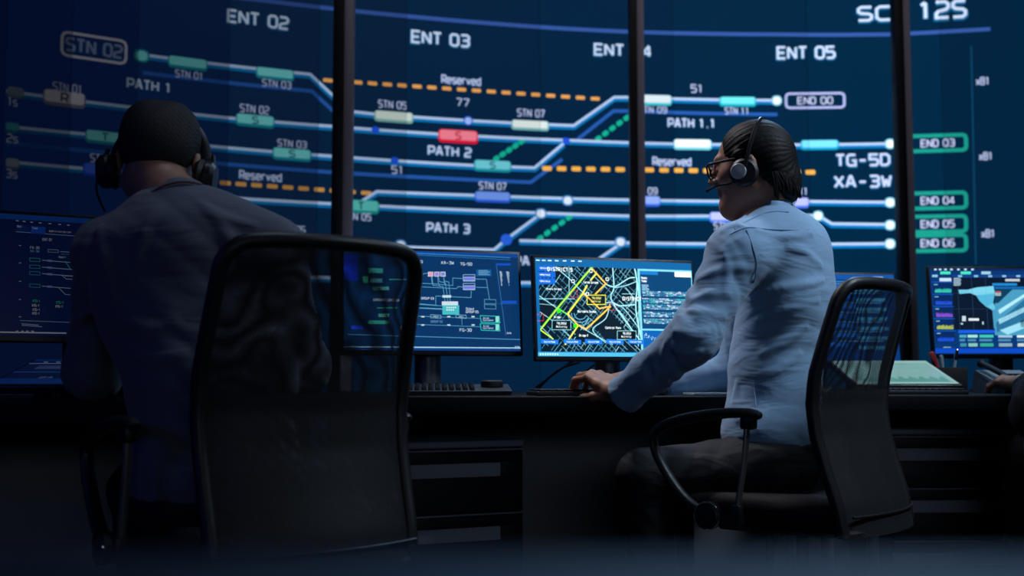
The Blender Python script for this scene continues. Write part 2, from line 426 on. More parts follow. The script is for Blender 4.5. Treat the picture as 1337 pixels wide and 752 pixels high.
class Paint:
    """flat coloured shapes in a 2-D surface frame (metres); to3d(x, y, lift) places them"""
    def __init__(self, to3d, frompx, lift=0.0015):
        self.to3d = to3d; self.frompx = frompx; self.lift = lift; self.items = []; self.k = 1.0
        self.bounds = None
    def poly(self, pts, col, layer=1):
        if self.bounds:
            x0, x1, y0, y1 = self.bounds
            pts = clip(pts, x0, x1, y0, y1)
            if len(pts) < 3: return
        self.items.append((pts, tuple(q * self.k for q in col), layer))
    def line(self, pts, w, col, layer=1, closed=False):
        pts = [np.array(p, float) for p in pts]
        n = len(pts)
        if n < 2: return
        L = []; R = []
        for i in range(n):
            a = pts[i - 1] if i > 0 else (pts[-2] if closed else None)
            b = pts[i + 1] if i < n - 1 else (pts[1] if closed else None)
            p = pts[i]
            d1 = (p - a) / (np.linalg.norm(p - a) + 1e-12) if a is not None else None
            d2 = (b - p) / (np.linalg.norm(b - p) + 1e-12) if b is not None else None
            if d1 is None: d1 = d2
            if d2 is None: d2 = d1
            n1 = np.array([-d1[1], d1[0]]); n2 = np.array([-d2[1], d2[0]])
            m = n1 + n2; ml = np.linalg.norm(m)
            m = n1 if ml < 1e-6 else m / ml
            s = 1.0 / max(0.72, float(m.dot(n1)))
            L.append(p + m * w / 2 * s); R.append(p - m * w / 2 * s)
        for i in range(n - 1):
            self.poly([R[i], R[i + 1], L[i + 1], L[i]], col, layer)
    def rrect(self, cx, cy, w, h, col, layer=1, r=0.3, ang=0.0):
        r = min(w, h) * r; o = []
        for (sx, sy, a0) in ((1, 1, 0), (-1, 1, 90), (-1, -1, 180), (1, -1, 270)):
            for t in (0, 30, 60, 90):
                a = math.radians(a0 + t)
                o.append(((w / 2 - r) * sx + r * math.cos(a), (h / 2 - r) * sy + r * math.sin(a)))
        ca, sa = math.cos(ang), math.sin(ang)
        o = [(cx + x * ca - y * sa, cy + x * sa + y * ca) for x, y in o]
        self.poly(o, col, layer)
        return o
    def rect(self, x0, y0, x1, y1, col, layer=1):
        self.poly([(x0, y0), (x1, y0), (x1, y1), (x0, y1)], col, layer)
    def text(self, s, cx, cy, h, w, col, t=0.17, layer=2, ang=0.0, glow=None):
        n = len(s)
        if not n: return
        gap = 1.55; xo = []; x_ = 0.0
        for ch in s:
            xo.append(x_); x_ += (1.9 if ch in ' .' else (2.9 if ch == 'r' else 3.7 if ch in 'eservdxtianukgbyoc' else 4)) + gap
        tot = x_ - gap
        sx = w / tot; sy = h / 6
        ca, sa = math.cos(ang), math.sin(ang)
        for pas in ((0, 1) if glow else (1,)):
            for i, ch in enumerate(s):
                g = GL.get(ch) or GL.get(ch.upper()) or []
                for st in [u for st_ in g for u in unkink(st_)]:
                    pts = []
                    for (x, y) in st:
                        X = (xo[i] + x - (1.0 if ch == '.' else 0)) * sx - w / 2; Y = y * sy - h / 2
                        if pas == 0: Y -= h * 0.06
                        pts.append((cx + X * ca - Y * sa, cy + X * sa + Y * ca))
                    self.line(pts, h * t * (1.9 if pas == 0 else 1.0), glow if pas == 0 else col, layer - (1 if pas == 0 else 0))
    # pixel-measured forms
    def q(self, px, py): return self.frompx(px, py)

def unkink(st):
    """split a pen stroke where it doubles back sharply"""
    out = []; cur = [st[0]]
    for i in range(1, len(st)):
        cur.append(st[i])
        if i < len(st) - 1:
            a = np.array(st[i], float) - np.array(st[i - 1], float); b = np.array(st[i + 1], float) - np.array(st[i], float)
            if a.dot(b) < -0.2 * np.linalg.norm(a) * np.linalg.norm(b): out.append(cur); cur = [st[i]]
    out.append(cur)
    return out

def clip(pts, x0, x1, y0, y1):
    out = [np.array(p, float) for p in pts]
    for ax, lim, sg in ((0, x0, 1), (0, x1, -1), (1, y0, 1), (1, y1, -1)):
        new = []
        n = len(out)
        for i in range(n):
            a = out[i]; b = out[(i + 1) % n]
            da = (a[ax] - lim) * sg; db = (b[ax] - lim) * sg
            if da >= 0: new.append(a)
            if (da >= 0) != (db >= 0):
                t = da / (da - db); new.append(a + (b - a) * t)
        out = new
        if not out: break
    return out
# ------------------------------------------------------------------ smooth bodies: signed distance forms meshed with surface nets
class Sdf:
    def __init__(self, Mx=None):
        self.p = []; self.Mx = Mx if Mx is not None else np.eye(4)
    def _t(self, a): return self.Mx[:3, :3] @ np.array(a, float) + self.Mx[:3, 3]
    def cone(self, a, b, r1, r2=None, k=0.02, op='+', fold=None, wide=None):
        """round cone; wide=(axis vector, factor) flattens: the form is `factor` times wider along axis"""
        a = self._t(a); b = self._t(b)
        if r2 is None: r2 = r1
        A = np.eye(3)
        if wide is not None:
            w = np.array(wide[0], float); w /= np.linalg.norm(w)
            A = np.eye(3) + np.outer(w, w) * (1 / wide[1] - 1)
        self.p.append(dict(t='c', a=a, b=b, r1=r1, r2=r2, k=k, op=op, fold=fold, A=A))
        return self
    def path(self, pts, rs, k=0.02, **kw):
        for i in range(len(pts) - 1): self.cone(pts[i], pts[i + 1], rs[i], rs[i + 1], k, **kw)
        return self
    def ell(self, c, r, k=0.02, op='+', R=None):
        """ellipsoid; R: 3x3 whose columns are its axes (before Mx)"""
        c = self._t(c)
        B = self.Mx[:3, :3] @ (np.eye(3) if R is None else np.array(R, float))
        self.p.append(dict(t='e', c=c, R=B, r=np.array(r, float), k=k, op=op))
        return self
    def ball(self, c, r, k=0.02, op='+'):
        return self.ell(c, (r, r, r), k, op)
    def plane(self, pt, nrm, k=0.004):
        """keep the side nrm points away from"""
        pt = self._t(pt); n = self.Mx[:3, :3] @ np.array(nrm, float); n /= np.linalg.norm(n)
        self.p.append(dict(t='p', c=pt, n=n, k=k, op='&'))
        return self

def _dist(pr, X):
    if pr['t'] == 'l':
        d = None
        for a, b, r1, r2 in pr['seg']:
            ba = b - a; h = np.clip(((X - a) @ ba) / max(ba.dot(ba), 1e-12), 0, 1)
            e = np.linalg.norm(X - a - h[:, None] * ba, axis=1) - (r1 + (r2 - r1) * h)
            d = e if d is None else np.minimum(d, e)
        return d
    if pr['t'] == 'c':
        A = pr['A']; a = A @ pr['a']; b = A @ pr['b']; Xa = X @ A.T
        ba = b - a; L2 = max(ba.dot(ba), 1e-12)
        h = np.clip(((Xa - a) @ ba) / L2, 0, 1)
        d = np.linalg.norm(Xa - a - h[:, None] * ba, axis=1)
        r = pr['r1'] + (pr['r2'] - pr['r1']) * h
        if pr['fold']:
            am, fr, tl, ph = pr['fold']
            L = math.sqrt(L2)
            u = ba / L
            s = np.array([u[2], u[0], u[1]]); s = s - u * s.dot(u); s /= np.linalg.norm(s)
            w = np.cross(u, s)
            th = np.arctan2((Xa - a) @ w, (Xa - a) @ s)
            arg = 2 * np.pi * fr * h * L + tl * np.sin(th + ph) + 0.9 * np.sin(2 * th + 3 * ph + h * 6)
            r = r + am * (np.abs(np.sin(arg)) ** 1.5 - 0.35) * (0.6 + 0.4 * np.sin(th * 1.0 + ph * 2))
        return d - r
    if pr['t'] == 'e':
        q = (X - pr['c']) @ pr['R']
        k0 = np.linalg.norm(q / pr['r'], axis=1)
        k1 = np.linalg.norm(q / pr['r'] ** 2, axis=1) + 1e-9
        return np.where(k0 < 0.05, (k0 - 1) * pr['r'].min(), k0 * (k0 - 1) / k1)
    return (X - pr['c']) @ pr['n']

def sdf_eval(prims, X, disp=None):
    d = np.full(len(X), 10.0)
    for pr in prims:
        e = _dist(pr, X); k = pr['k']
        if pr['op'] == '+':
            h = np.maximum(k - np.abs(d - e), 0) / k
            d = np.minimum(d, e) - h * h * k * 0.25
        elif pr['op'] == '-':
            e = -e
            h = np.maximum(k - np.abs(d - e), 0) / k
            d = np.maximum(d, e) + h * h * k * 0.25
        else:
            d = np.maximum(d, e)
    if disp is not None: d = d - disp(X)
    return d

def sdf_mesh(sd, h, name, material, parent=None, disp=None, n=20):
    prims = sd.p
    lo = np.full(3, 1e9); hi = np.full(3, -1e9)
    for pr in prims:
        if pr['op'] != '+': continue
        if pr['t'] == 'c':
            r = max(pr['r1'], pr['r2']) + 0.03
            if not np.allclose(pr['A'], np.eye(3)): r *= 2.2
            for q in (pr['a'], pr['b']): lo = np.minimum(lo, q - r); hi = np.maximum(hi, q + r)
        elif pr['t'] == 'e':
            r = pr['r'].max() + 0.02
            lo = np.minimum(lo, pr['c'] - r); hi = np.maximum(hi, pr['c'] + r)
    B = h * n
    nb = np.ceil((hi - lo) / B).astype(int)
    g = np.stack(np.meshgrid(*[np.arange(q) for q in nb], indexing='ij'), -1).reshape(-1, 3)
    cen = lo + (g + 0.5) * B
    hd = B * math.sqrt(3) / 2
    f = sdf_eval(prims, cen, None)
    keep = np.abs(f) < hd * 1.7 + 0.02
    S = np.array([1, nb[0] * n + 2, (nb[0] * n + 2) * (nb[1] * n + 2)], dtype=np.int64)
    ids = []; vs = []; quads = []
    ii = np.arange(n + 1)
    loc = np.stack(np.meshgrid(ii, ii, ii, indexing='ij'), -1).reshape(-1, 3)
    off8 = [(a, b, c) for a in (0, 1) for b in (0, 1) for c in (0, 1)]
    edges = [(i, j) for i in range(8) for j in range(i + 1, 8) if sum(abs(off8[i][q] - off8[j][q]) for q in range(3)) == 1]
    for bi in np.nonzero(keep)[0]:
        c0 = cen[bi]; base = g[bi] * n
        sel = []
        for pr in prims:
            if pr['op'] == '&': sel.append(pr); continue
            dd = float(_dist(pr, c0[None])[0])
            if dd < hd * 1.9 + pr['k'] + 0.05: sel.append(pr)
        if not sel: continue
        X = lo + (base + loc) * h
        V = sdf_eval(sel, X, disp).reshape(n + 1, n + 1, n + 1)
        sg = V < 0
        if sg.all() or not sg.any(): continue
        cs = [sg[a:a + n, b:b + n, c:c + n] for a, b, c in off8]
        cnt = sum(c.astype(np.int8) for c in cs)
        act = (cnt > 0) & (cnt < 8)
        ci = np.argwhere(act)
        if len(ci) == 0: continue
        vals = np.stack([V[ci[:, 0] + a, ci[:, 1] + b, ci[:, 2] + c] for a, b, c in off8], 1)
        acc = np.zeros((len(ci), 3)); num = np.zeros(len(ci))
        for (i, j) in edges:
            a = vals[:, i]; b = vals[:, j]
            m = (a < 0) != (b < 0)
            t = np.where(m, a / np.where(m, a - b, 1), 0)
            pi = np.array(off8[i], float); pj = np.array(off8[j], float)
            pt = pi + t[:, None] * (pj - pi)
            acc += pt * m[:, None]; num += m
        vp = lo + (base + ci + acc / num[:, None]) * h
        ids.append(((base + ci + 1) * S).sum(1)); vs.append(vp)
        for ax in range(3):
            o1, o2 = [(1, 2), (2, 0), (0, 1)][ax]
            sl0 = [slice(0, n)] * 3; sl1 = [slice(0, n)] * 3; sl1[ax] = slice(1, n + 1)
            A = sg[tuple(sl0)]; Bb = sg[tuple(sl1)]
            e = np.argwhere(A != Bb)
            if len(e) == 0: continue
            fl = A[e[:, 0], e[:, 1], e[:, 2]]
            G = base + e + 1
            u1 = np.zeros(3, int); u1[o1] = 1; u2 = np.zeros(3, int); u2[o2] = 1
            q = np.stack([(G * S).sum(1), ((G - u1) * S).sum(1), ((G - u1 - u2) * S).sum(1), ((G - u2) * S).sum(1)], 1)
            q[~fl] = q[~fl][:, ::-1]
            quads.append(q)
    ids = np.concatenate(ids); vs = np.concatenate(vs); quads = np.concatenate(quads)
    o = np.argsort(ids); ids = ids[o]; vs = vs[o]
    pos = np.searchsorted(ids, quads); pos = np.clip(pos, 0, len(ids) - 1)
    ok = (ids[pos] == quads).all(1)
    pos = pos[ok]
    me = bpy.data.meshes.new(name)
    me.vertices.add(len(vs)); me.vertices.foreach_set('co', vs.astype(np.float32).ravel())
    me.loops.add(len(pos) * 4); me.loops.foreach_set('vertex_index', pos.astype(np.int32).ravel())
    me.polygons.add(len(pos))
    me.polygons.foreach_set('loop_start', np.arange(0, len(pos) * 4, 4, dtype=np.int32))
    me.polygons.foreach_set('use_smooth', np.ones(len(pos), dtype=bool))
    me.update(calc_edges=True); me.validate()
    me.materials.append(material)
    ob = bpy.data.objects.new(name, me); COL.objects.link(ob)
    if parent is not None:
        ob.parent = parent
        ob.matrix_parent_inverse = Matrix.Translation(parent.location).inverted()
    return ob

def frame(f, up=(0, 0, 1)):
    """columns: right, forward, up"""
    f = np.array(f, float); f /= np.linalg.norm(f)
    r = np.cross(f, np.array(up, float)); r /= np.linalg.norm(r)
    u = np.cross(r, f)
    return np.stack([r, f, u], 1)

def mat4(R, t):
    m = np.eye(4); m[:3, :3] = R; m[:3, 3] = t
    return m
# ------------------------------------------------------------------ room shell
def shell(name, c, s, m):
    b = MB(); b.box(c, s); o = b.build(name, m, smooth=False); o['kind'] = 'structure'; return o
X0, X1, Y0, Y1, ZC = -4.2, 5.6, -2.6, 7.4, 3.8
shell('floor', ((X0 + X1) / 2, (Y0 + Y1) / 2, -0.05), (X1 - X0 + 0.2, Y1 - Y0 + 0.2, 0.1), M['carpet'])
shell('ceiling', ((X0 + X1) / 2, (Y0 + Y1) / 2, ZC + 0.05), (X1 - X0 + 0.2, Y1 - Y0 + 0.2, 0.1), M['wallpaint'])
shell('wall_left', (X0 - 0.05, (Y0 + Y1) / 2, ZC / 2), (0.1, Y1 - Y0, ZC), M['wallpaint'])
shell('wall_right', (X1 + 0.05, (Y0 + Y1) / 2, ZC / 2), (0.1, Y1 - Y0, ZC), M['wallpaint'])
shell('wall_back', ((X0 + X1) / 2, Y1 + 0.05, ZC / 2), (X1 - X0 + 0.2, 0.1, ZC), M['wallpaint'])
shell('wall_front', ((X0 + X1) / 2, Y0 - 0.05, ZC / 2), (X1 - X0 + 0.2, 0.1, ZC), M['wallpaint'])

# three upright posts standing between the desks and the curved display
def post(px_top, px_bot, Y, wdark, wlight, n):
    a = P(px_bot, 330, Y)
    x = a[0]
    b = MB()
    b.box((x - wlight / 2, Y, ZC / 2), (wdark, 0.07, ZC), 0, bevel=0.004)
    b.box((x + wdark / 2, Y + 0.012, ZC / 2), (wlight, 0.05, ZC), 1, bevel=0.003)
    o = b.build('trim_%d' % n, [M['post'], M['postface']]); o['kind'] = 'structure'
post(448, 446, 4.9, 0.045, 0.04, 1)
post(830, 833, 5.2, 0.035, 0.035, 2)
post(1177, 1184, 5.2, 0.04, 0.038, 3)

# ------------------------------------------------------------------ the curved video wall
CX, CY, R0 = 1.32, 0.2, 5.8
def wall3d(s, z, lift=0.0):
    a = s / R0
    r = R0 - lift
    return (CX + r * math.sin(a), CY + r * math.cos(a), z)
def wallpx(px, py):
    d = ray(px, py)
    A = d[0] ** 2 + d[1] ** 2; B = -2 * (d[0] * CX + d[1] * CY); C = CX ** 2 + CY ** 2 - R0 ** 2
    t = (-B + math.sqrt(B * B - 4 * A * C)) / (2 * A)
    x, y, z = d[0] * t, d[1] * t, CAMZ + d[2] * t
    return np.array([math.atan2(x - CX, y - CY) * R0, z])
SCL = 1500.0 / 6.0     # px per metre on the wall, about
wp = Paint(wall3d, wallpx)
def m_(px): return px / SCL
def wl(pts, w, col, layer=1):
    """line through pixel-measured points, subdivided along the wall"""
    q = [wallpx(*p) for p in pts]; out = [q[0]]
    for a, b in zip(q[:-1], q[1:]):
        n = max(1, int(np.linalg.norm(b - a) / 0.15))
        for i in range(1, n + 1): out.append(a + (b - a) * i / n)
    wp.line(out, m_(w), col, layer)
CW = rgb(180, 208, 248); CWH = rgb(8, 118, 188); CB = rgb(38, 92, 178); CBD = rgb(30, 70, 140)
def track(pts, w=5.5):
    wl([(x, y + 1.2) for x, y in pts], w + 1.5, CWH, 1)
    wl([(x, y - 0.9) for x, y in pts], w * 0.62, CW, 2)
def blue(pts, w=4.5):
    wl(pts, w, CB, 1)
def wt(s, px, py, h, w, col=rgb(205, 222, 250), t=0.19, glow=rgb(20, 100, 150)):
    if h < 9.6: glow = None; t = 0.165; h *= 1.08
    c = wallpx(px, py)
    sc = math.hypot(*(wall3d(c[0], 0)[:2])) / 6.0   # nearer part of the wall: fewer metres per pixel
    a = wallpx(px - w / 2, py); b = wallpx(px + w / 2, py)
    wp.text(s, c[0], c[1], m_(h) * sc, b[0] - a[0], col, t, 4, 0.0, glow)
def pill(px, py, w, h, col, rim, ch=None, chc=None):
    c = wallpx(px, py)
    a = wallpx(px - w / 2, py); b = wallpx(px + w / 2, py)
    wp.rrect(c[0], c[1] - 0.004, b[0] - a[0], m_(h), rim, 3, 0.28)
    wp.rrect(c[0], c[1] + 0.002, (b[0] - a[0]) * 0.93, m_(h) * 0.72, col, 4, 0.25)
    if ch: wp.text(ch, c[0], c[1], m_(h) * 0.5, 0.026, chc or rgb(10, 60, 90), 0.2, 5)
def dot(px, py, w, col, h=None, rim=None):
    c = wallpx(px, py)
    if rim: wp.rrect(c[0], c[1], m_(w * 1.35), m_((h or w) * 1.35), rim, 3, 0.4)
    wp.rrect(c[0], c[1], m_(w), m_(h or w), col, 4, 0.45)
def dashes(p0, p1, step, w, h, col):
    L = math.hypot(p1[0] - p0[0], p1[1] - p0[1]); n = int(round(L / step))
    for i in range(n + 1):
        t = i / n; x = p0[0] + (p1[0] - p0[0]) * t; y = p0[1] + (p1[1] - p0[1]) * t
        c = wallpx(x, y); wp.rrect(c[0], c[1], m_(w), m_(h), col, 2, 0.3)
def boxed(px, py, w, h, txt, rim, tw, th, tcol=rgb(200, 210, 250), lw=3):
    c = wallpx(px, py); a = wallpx(px - w / 2, py); b = wallpx(px + w / 2, py)
    o = wp_rr(c[0], c[1], b[0] - a[0], m_(h)); wp.line(o + [o[0]], m_(lw), rim, 3, closed=True)
    wt(txt, px, py, th, tw, tcol)
def wp_rr(cx, cy, w, h, r=0.22):
    r = min(w, h) * r; o = []
    for (sx, sy, a0) in ((1, 1, 0), (-1, 1, 90), (-1, -1, 180), (1, -1, 270)):
        for t in (0, 45, 90):
            a = math.radians(a0 + t); o.append((cx + (w / 2 - r) * sx + r * math.cos(a), cy + (h / 2 - r) * sy + r * math.sin(a)))
    return o

wl([(150, -22), (330, -1), (440, 12), (540, 22), (640, 30.5), (730, 37), (820, 41.5), (920, 44), (1013, 45), (1100, 45.5), (1165, 45), (1240, 41), (1293, 38)], 5, rgb(52, 88, 165))
track([(190, 73), (405, 98), (436, 127), (462, 147), (490, 150), (749, 165), (802, 128), (820, 128), (1012, 132)])
blue([(186, 95), (407, 119), (436, 146)])
blue([(754, 182), (801, 145), (822, 145), (1015, 149.5)])
track([(8, 120), (113, 134), (309, 156), (435, 166), (573, 176), (739, 184), (842, 188), (1162, 188.5)])
track([(8, 166), (111, 176), (266, 191), (356, 199), (435, 205), (619, 217), (698, 220), (736, 188)])
blue([(8, 187), (150, 200), (279, 213), (435, 225), (560, 232), (693, 238), (734, 208)])
track([(8, 212), (110, 221), (200, 245), (280, 258), (435, 267), (475, 269), (660, 277), (822, 283), (927, 283), (1068, 282), (1086, 293), (1162, 294)])
track([(473, 263), (492, 251), (621, 256), (820, 262), (1060, 264), (1162, 265)])
track([(380, 318), (460, 321), (645, 327), (660, 314), (706, 280)])
track([(678, 315), (820, 318), (1162, 319)])
track([(812, 318), (786, 336), (770, 348)])
track([(380, 362), (690, 370), (900, 372)])
OR = rgb(238, 170, 90)
dashes((428, 105), (777, 129), 19.3, 12, 4.6, OR)
dashes((294, 239), (478, 252), 20.5, 13, 5, rgb(215, 160, 85))
dashes((714, 220), (1058, 225), 19.1, 12.5, 6, rgb(246, 180, 80))
GR = rgb(20, 178, 150)
for a, b in (((648, 207), (681, 185)), ((781, 181), (818, 154)), ((705, 311), (743, 284))):
    for i in range(5):
        t = i / 4; c = wallpx(a[0] + (b[0] - a[0]) * t, a[1] + (b[1] - a[1]) * t)
        wp.rrect(c[0], c[1], m_(9.5), m_(6.5), GR, 2, 0.45, math.radians(38))
CY_ = rgb(120, 220, 225); CYR = rgb(20, 140, 160)
WHT = rgb(225, 240, 250)
pill(245, 82, 52, 14, CY_, CYR); pill(359, 96, 50, 14, CY_, CYR)
dot(185, 73, 13, CY_, 11, CYR)
pill(84, 128, 56, 18, rgb(215, 215, 235), rgb(120, 125, 150), 'R')
pill(20, 120, 22, 12, rgb(120, 140, 165), rgb(90, 120, 140))
pill(16, 166, 18, 11, rgb(70, 170, 190), rgb(30, 120, 150)); pill(16, 213, 18, 12, rgb(150, 170, 190), rgb(90, 120, 140))
pill(137, 179, 52, 15, CY_, CYR, 'T'); pill(134, 222, 52, 15, rgb(70, 110, 240), rgb(40, 70, 200), 'T')
pill(333, 157, 51, 15, CY_, CYR, 'S'); pill(381, 201, 51, 15, CY_, CYR, 'S')
pill(514, 152, 51, 14, rgb(205, 222, 215), rgb(120, 175, 170)); pill(598, 177.5, 52, 17, rgb(245, 130, 150), rgb(225, 20, 60), 'S', rgb(180, 10, 40))
pill(692, 163, 49, 13, rgb(225, 238, 235), rgb(120, 185, 190)); pill(643, 216, 49, 15, rgb(110, 205, 220), rgb(20, 145, 165), 'S')
pill(643, 256.5, 47, 14, rgb(110, 150, 235), rgb(40, 90, 215)); pill(471, 269, 48, 17, rgb(90, 195, 190), rgb(20, 140, 140), 'T')
pill(856, 130, 42, 14, WHT, rgb(60, 200, 215)); pill(963, 132, 48, 13, rgb(110, 235, 245), rgb(20, 175, 200))
pill(904, 188, 50, 14, rgb(250, 255, 255), rgb(120, 215, 235)); pill(1070, 188.5, 50, 13, rgb(120, 225, 250), rgb(20, 160, 210))
pill(848, 262, 28, 14, rgb(150, 180, 255), rgb(50, 100, 225)); pill(946, 283, 40, 14, rgb(190, 200, 255), rgb(70, 120, 240))
pill(1043, 264, 26, 14, rgb(190, 195, 255), rgb(80, 120, 240))
NB = rgb(30, 85, 225)
for x, y in ((215, 142), (268, 192), (490, 170), (515, 210), (739, 184.5)): dot(x, y, 10, NB, 9)
dot(611, 158, 9, rgb(160, 190, 255), 9, rgb(30, 90, 210)); dot(661, 313, 15, rgb(40, 100, 225), 14)
for x, y in ((741, 262), (706, 279), (810, 316), (523, 320)): dot(x, y, 11, rgb(220, 235, 250), 10, rgb(60, 130, 200))
for x, y in ((1162, 188), (1162, 264.5), (1162, 294), (1162, 318.5), (1014, 131.5), (1068, 282)): dot(x, y, 10, rgb(245, 255, 255), 10, rgb(130, 205, 235))
wt('ENT 02', 337, 26, 15, 78); wt('ENT 03', 575, 51, 15, 74); wt('ENT 04', 813, 66, 14, 73); wt('ENT 05', 1052, 69, 14.5, 74)
wt('SC', 1141, 18, 17, 41); wt('12S', 1230, 13, 20, 60)
boxed(123, 63, 84, 26, 'STN 02', rgb(225, 225, 245), 72, 15, rgb(150, 160, 215), 3)
LT = rgb(185, 200, 240)
for s, x, y, h, w in (('STN 01', 247, 98, 8, 36), ('STN 03', 361, 110, 8, 37), ('STN 01', 88, 115, 9, 38), ('STN 02', 332, 143, 9, 37),
    ('STN 03', 381, 188, 8, 37), ('77', 604, 134, 9, 16), ('STN 05', 512, 137, 8.5, 36), ('STN 07', 693, 148, 8.5, 35), ('51', 519, 222, 9, 15),
    ('STN 07', 643, 243, 8.5, 35), ('STN 05', 466, 283, 8, 36), ('51', 910, 116, 9, 15), ('STN 09', 852, 143.5, 7.5, 36), ('STN 11', 962, 145, 7.5, 31),
    ('STN 09', 840, 249.5, 8, 35), ('xB1', 1283, 106, 8, 17), ('xB1', 1287, 204, 8, 17), ('xB1', 1290, 305, 8, 17), ('STN 09', 950, 295, 8, 36),
    ('STN 11', 1038, 250, 8, 32), ('STN 01', 137, 208, 9, 38), ('STN 05', 380, 300, 9, 36), ('1s', 16, 133, 9, 12), ('2s', 16, 181, 9, 14), ('3s', 15, 227, 9, 14)):
    wt(s, x, y, h, w, LT, 0.17, rgb(20, 80, 130))
for s, x, y, h, w in (('PATH 1', 195, 112, 11, 57), ('PATH 2', 587, 198, 11, 55), ('PATH 3', 585, 298, 11, 55), ('PATH 4', 700, 341, 11, 56), ('PATH 1.1', 903, 161, 10.5, 61),
    ('TG-5D', 1126, 209, 13.5, 69), ('XA-3W', 1126, 237, 13.5, 73)):
    wt(s, x, y, h, w, rgb(200, 212, 245), 0.2)
for x, y, w in ((340, 230, 54), (602, 105, 50), (877, 211, 49)): wt('Reserved', x, y, 10, w, rgb(190, 205, 240), 0.19, rgb(20, 80, 140))
boxed(1064, 131.5, 76, 19, 'END 00', rgb(175, 185, 240), 45, 8)
for y, n in ((187, '03'), (262, '04'), (292.5, '05'), (317.5, '06')):
    boxed(1224, y, 74, 20, 'END ' + n, rgb(25, 150, 135), 43, 8, lw=5)
wl([(1268, 60), (1271, 200), (1274, 345)], 1.6, rgb(14, 70, 105))

# the modules: each its own display panel, the left-side darkening put into its colours
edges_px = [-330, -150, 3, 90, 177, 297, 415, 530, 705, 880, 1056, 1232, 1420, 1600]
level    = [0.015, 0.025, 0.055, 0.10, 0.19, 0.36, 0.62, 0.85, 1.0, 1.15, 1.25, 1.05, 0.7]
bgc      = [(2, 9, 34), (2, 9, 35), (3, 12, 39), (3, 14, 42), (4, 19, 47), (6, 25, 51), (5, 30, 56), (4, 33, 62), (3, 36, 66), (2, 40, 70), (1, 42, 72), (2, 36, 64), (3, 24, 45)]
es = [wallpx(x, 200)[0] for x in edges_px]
ZB, ZT = 0.30, 3.45
vw = thing('video_wall', 'huge curved blue video wall showing the railway track diagram behind the desks', 'video wall', (CX + 0.0, CY + R0, 0.0))
vwl = Vector(vw.location)
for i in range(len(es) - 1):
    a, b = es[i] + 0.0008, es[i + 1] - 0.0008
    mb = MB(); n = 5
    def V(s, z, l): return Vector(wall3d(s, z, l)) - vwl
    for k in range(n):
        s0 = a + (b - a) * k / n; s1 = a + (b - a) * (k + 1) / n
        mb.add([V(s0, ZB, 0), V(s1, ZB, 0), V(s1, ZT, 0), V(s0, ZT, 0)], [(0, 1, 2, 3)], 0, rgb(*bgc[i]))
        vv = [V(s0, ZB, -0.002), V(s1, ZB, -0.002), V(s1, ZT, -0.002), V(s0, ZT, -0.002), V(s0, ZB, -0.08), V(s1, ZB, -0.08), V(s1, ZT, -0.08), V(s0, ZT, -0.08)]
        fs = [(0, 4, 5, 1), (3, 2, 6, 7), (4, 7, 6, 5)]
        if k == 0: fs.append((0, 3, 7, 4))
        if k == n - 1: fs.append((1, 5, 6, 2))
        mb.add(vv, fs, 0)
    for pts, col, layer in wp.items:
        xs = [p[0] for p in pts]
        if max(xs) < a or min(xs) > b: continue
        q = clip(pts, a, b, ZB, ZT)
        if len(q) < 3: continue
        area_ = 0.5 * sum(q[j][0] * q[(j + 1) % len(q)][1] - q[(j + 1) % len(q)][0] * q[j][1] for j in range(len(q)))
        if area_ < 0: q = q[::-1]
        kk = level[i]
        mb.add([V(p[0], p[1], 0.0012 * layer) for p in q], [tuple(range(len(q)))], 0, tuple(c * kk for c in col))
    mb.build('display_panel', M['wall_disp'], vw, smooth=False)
# plinth under the video wall
pl = MB()
for k in range(24):
    s0 = es[0] + (es[-1] - es[0]) * k / 24; s1 = es[0] + (es[-1] - es[0]) * (k + 1) / 24
    q = [Vector(wall3d(s, z, l)) for l in (0.02, -0.1) for (s, z) in ((s0, 0), (s1, 0), (s1, ZB), (s0, ZB))]
    pl.add([p - vwl for p in q], [(0, 1, 2, 3), (7, 6, 5, 4), (3, 2, 6, 7)], 0)
pl.build('plinth', M['post'], vw, smooth=False)
# ------------------------------------------------------------------ desks
DZ = 0.745
def desk(name, label, xa, xb, yf, yb, top=DZ, th=0.046, legs=True, modesty=None, legx=None):
    cx = (xa + xb) / 2; cy = (yf + yb) / 2
    t = thing(name, label, 'desk', (cx, cy, 0), 0, 'workstation desks' if modesty else None)
    b = MB(); b.box((0, 0, top - th / 2), (xb - xa, yb - yf, th), bevel=0.006, seg=3); b.build('desktop', M['desk'], t)
    if modesty:
        b = MB(); b.box((0, modesty - cy, 0.375), (xb - xa - 0.04, 0.02, 0.62), bevel=0.002); b.build('modesty_panel', M['panel'], t)
    for lx in (legx or (xa + 0.06, xb - 0.06)):
        for ly in (yf + 0.12, yb - 0.08):
            b = MB(); b.cyl((lx - cx, ly - cy, 0.02), (lx - cx, ly - cy, top - th), 0.017, 20)
            b.lathe([(0.024, 0), (0.026, 0.004), (0.026, 0.016), (0.018, 0.02)], (lx - cx, ly - cy, 0))
            b.build('leg', M['stand'], t)
    return t
desk('workstation_desk', 'black workstation desk at the far left under the dim monitor', -1.75, -0.66, 2.45, 3.30, modesty=3.2)
desk('workstation_desk', 'long black desk between the two seated men carrying the map monitor', -0.63, 0.92, 3.06, 3.98, modesty=3.90)
desk('workstation_desk', 'black desk at the right carrying phone and pen cup', 0.98, 2.35, 3.27, 4.30, modesty=4.18, legx=(1.05, 1.53, 2.29))
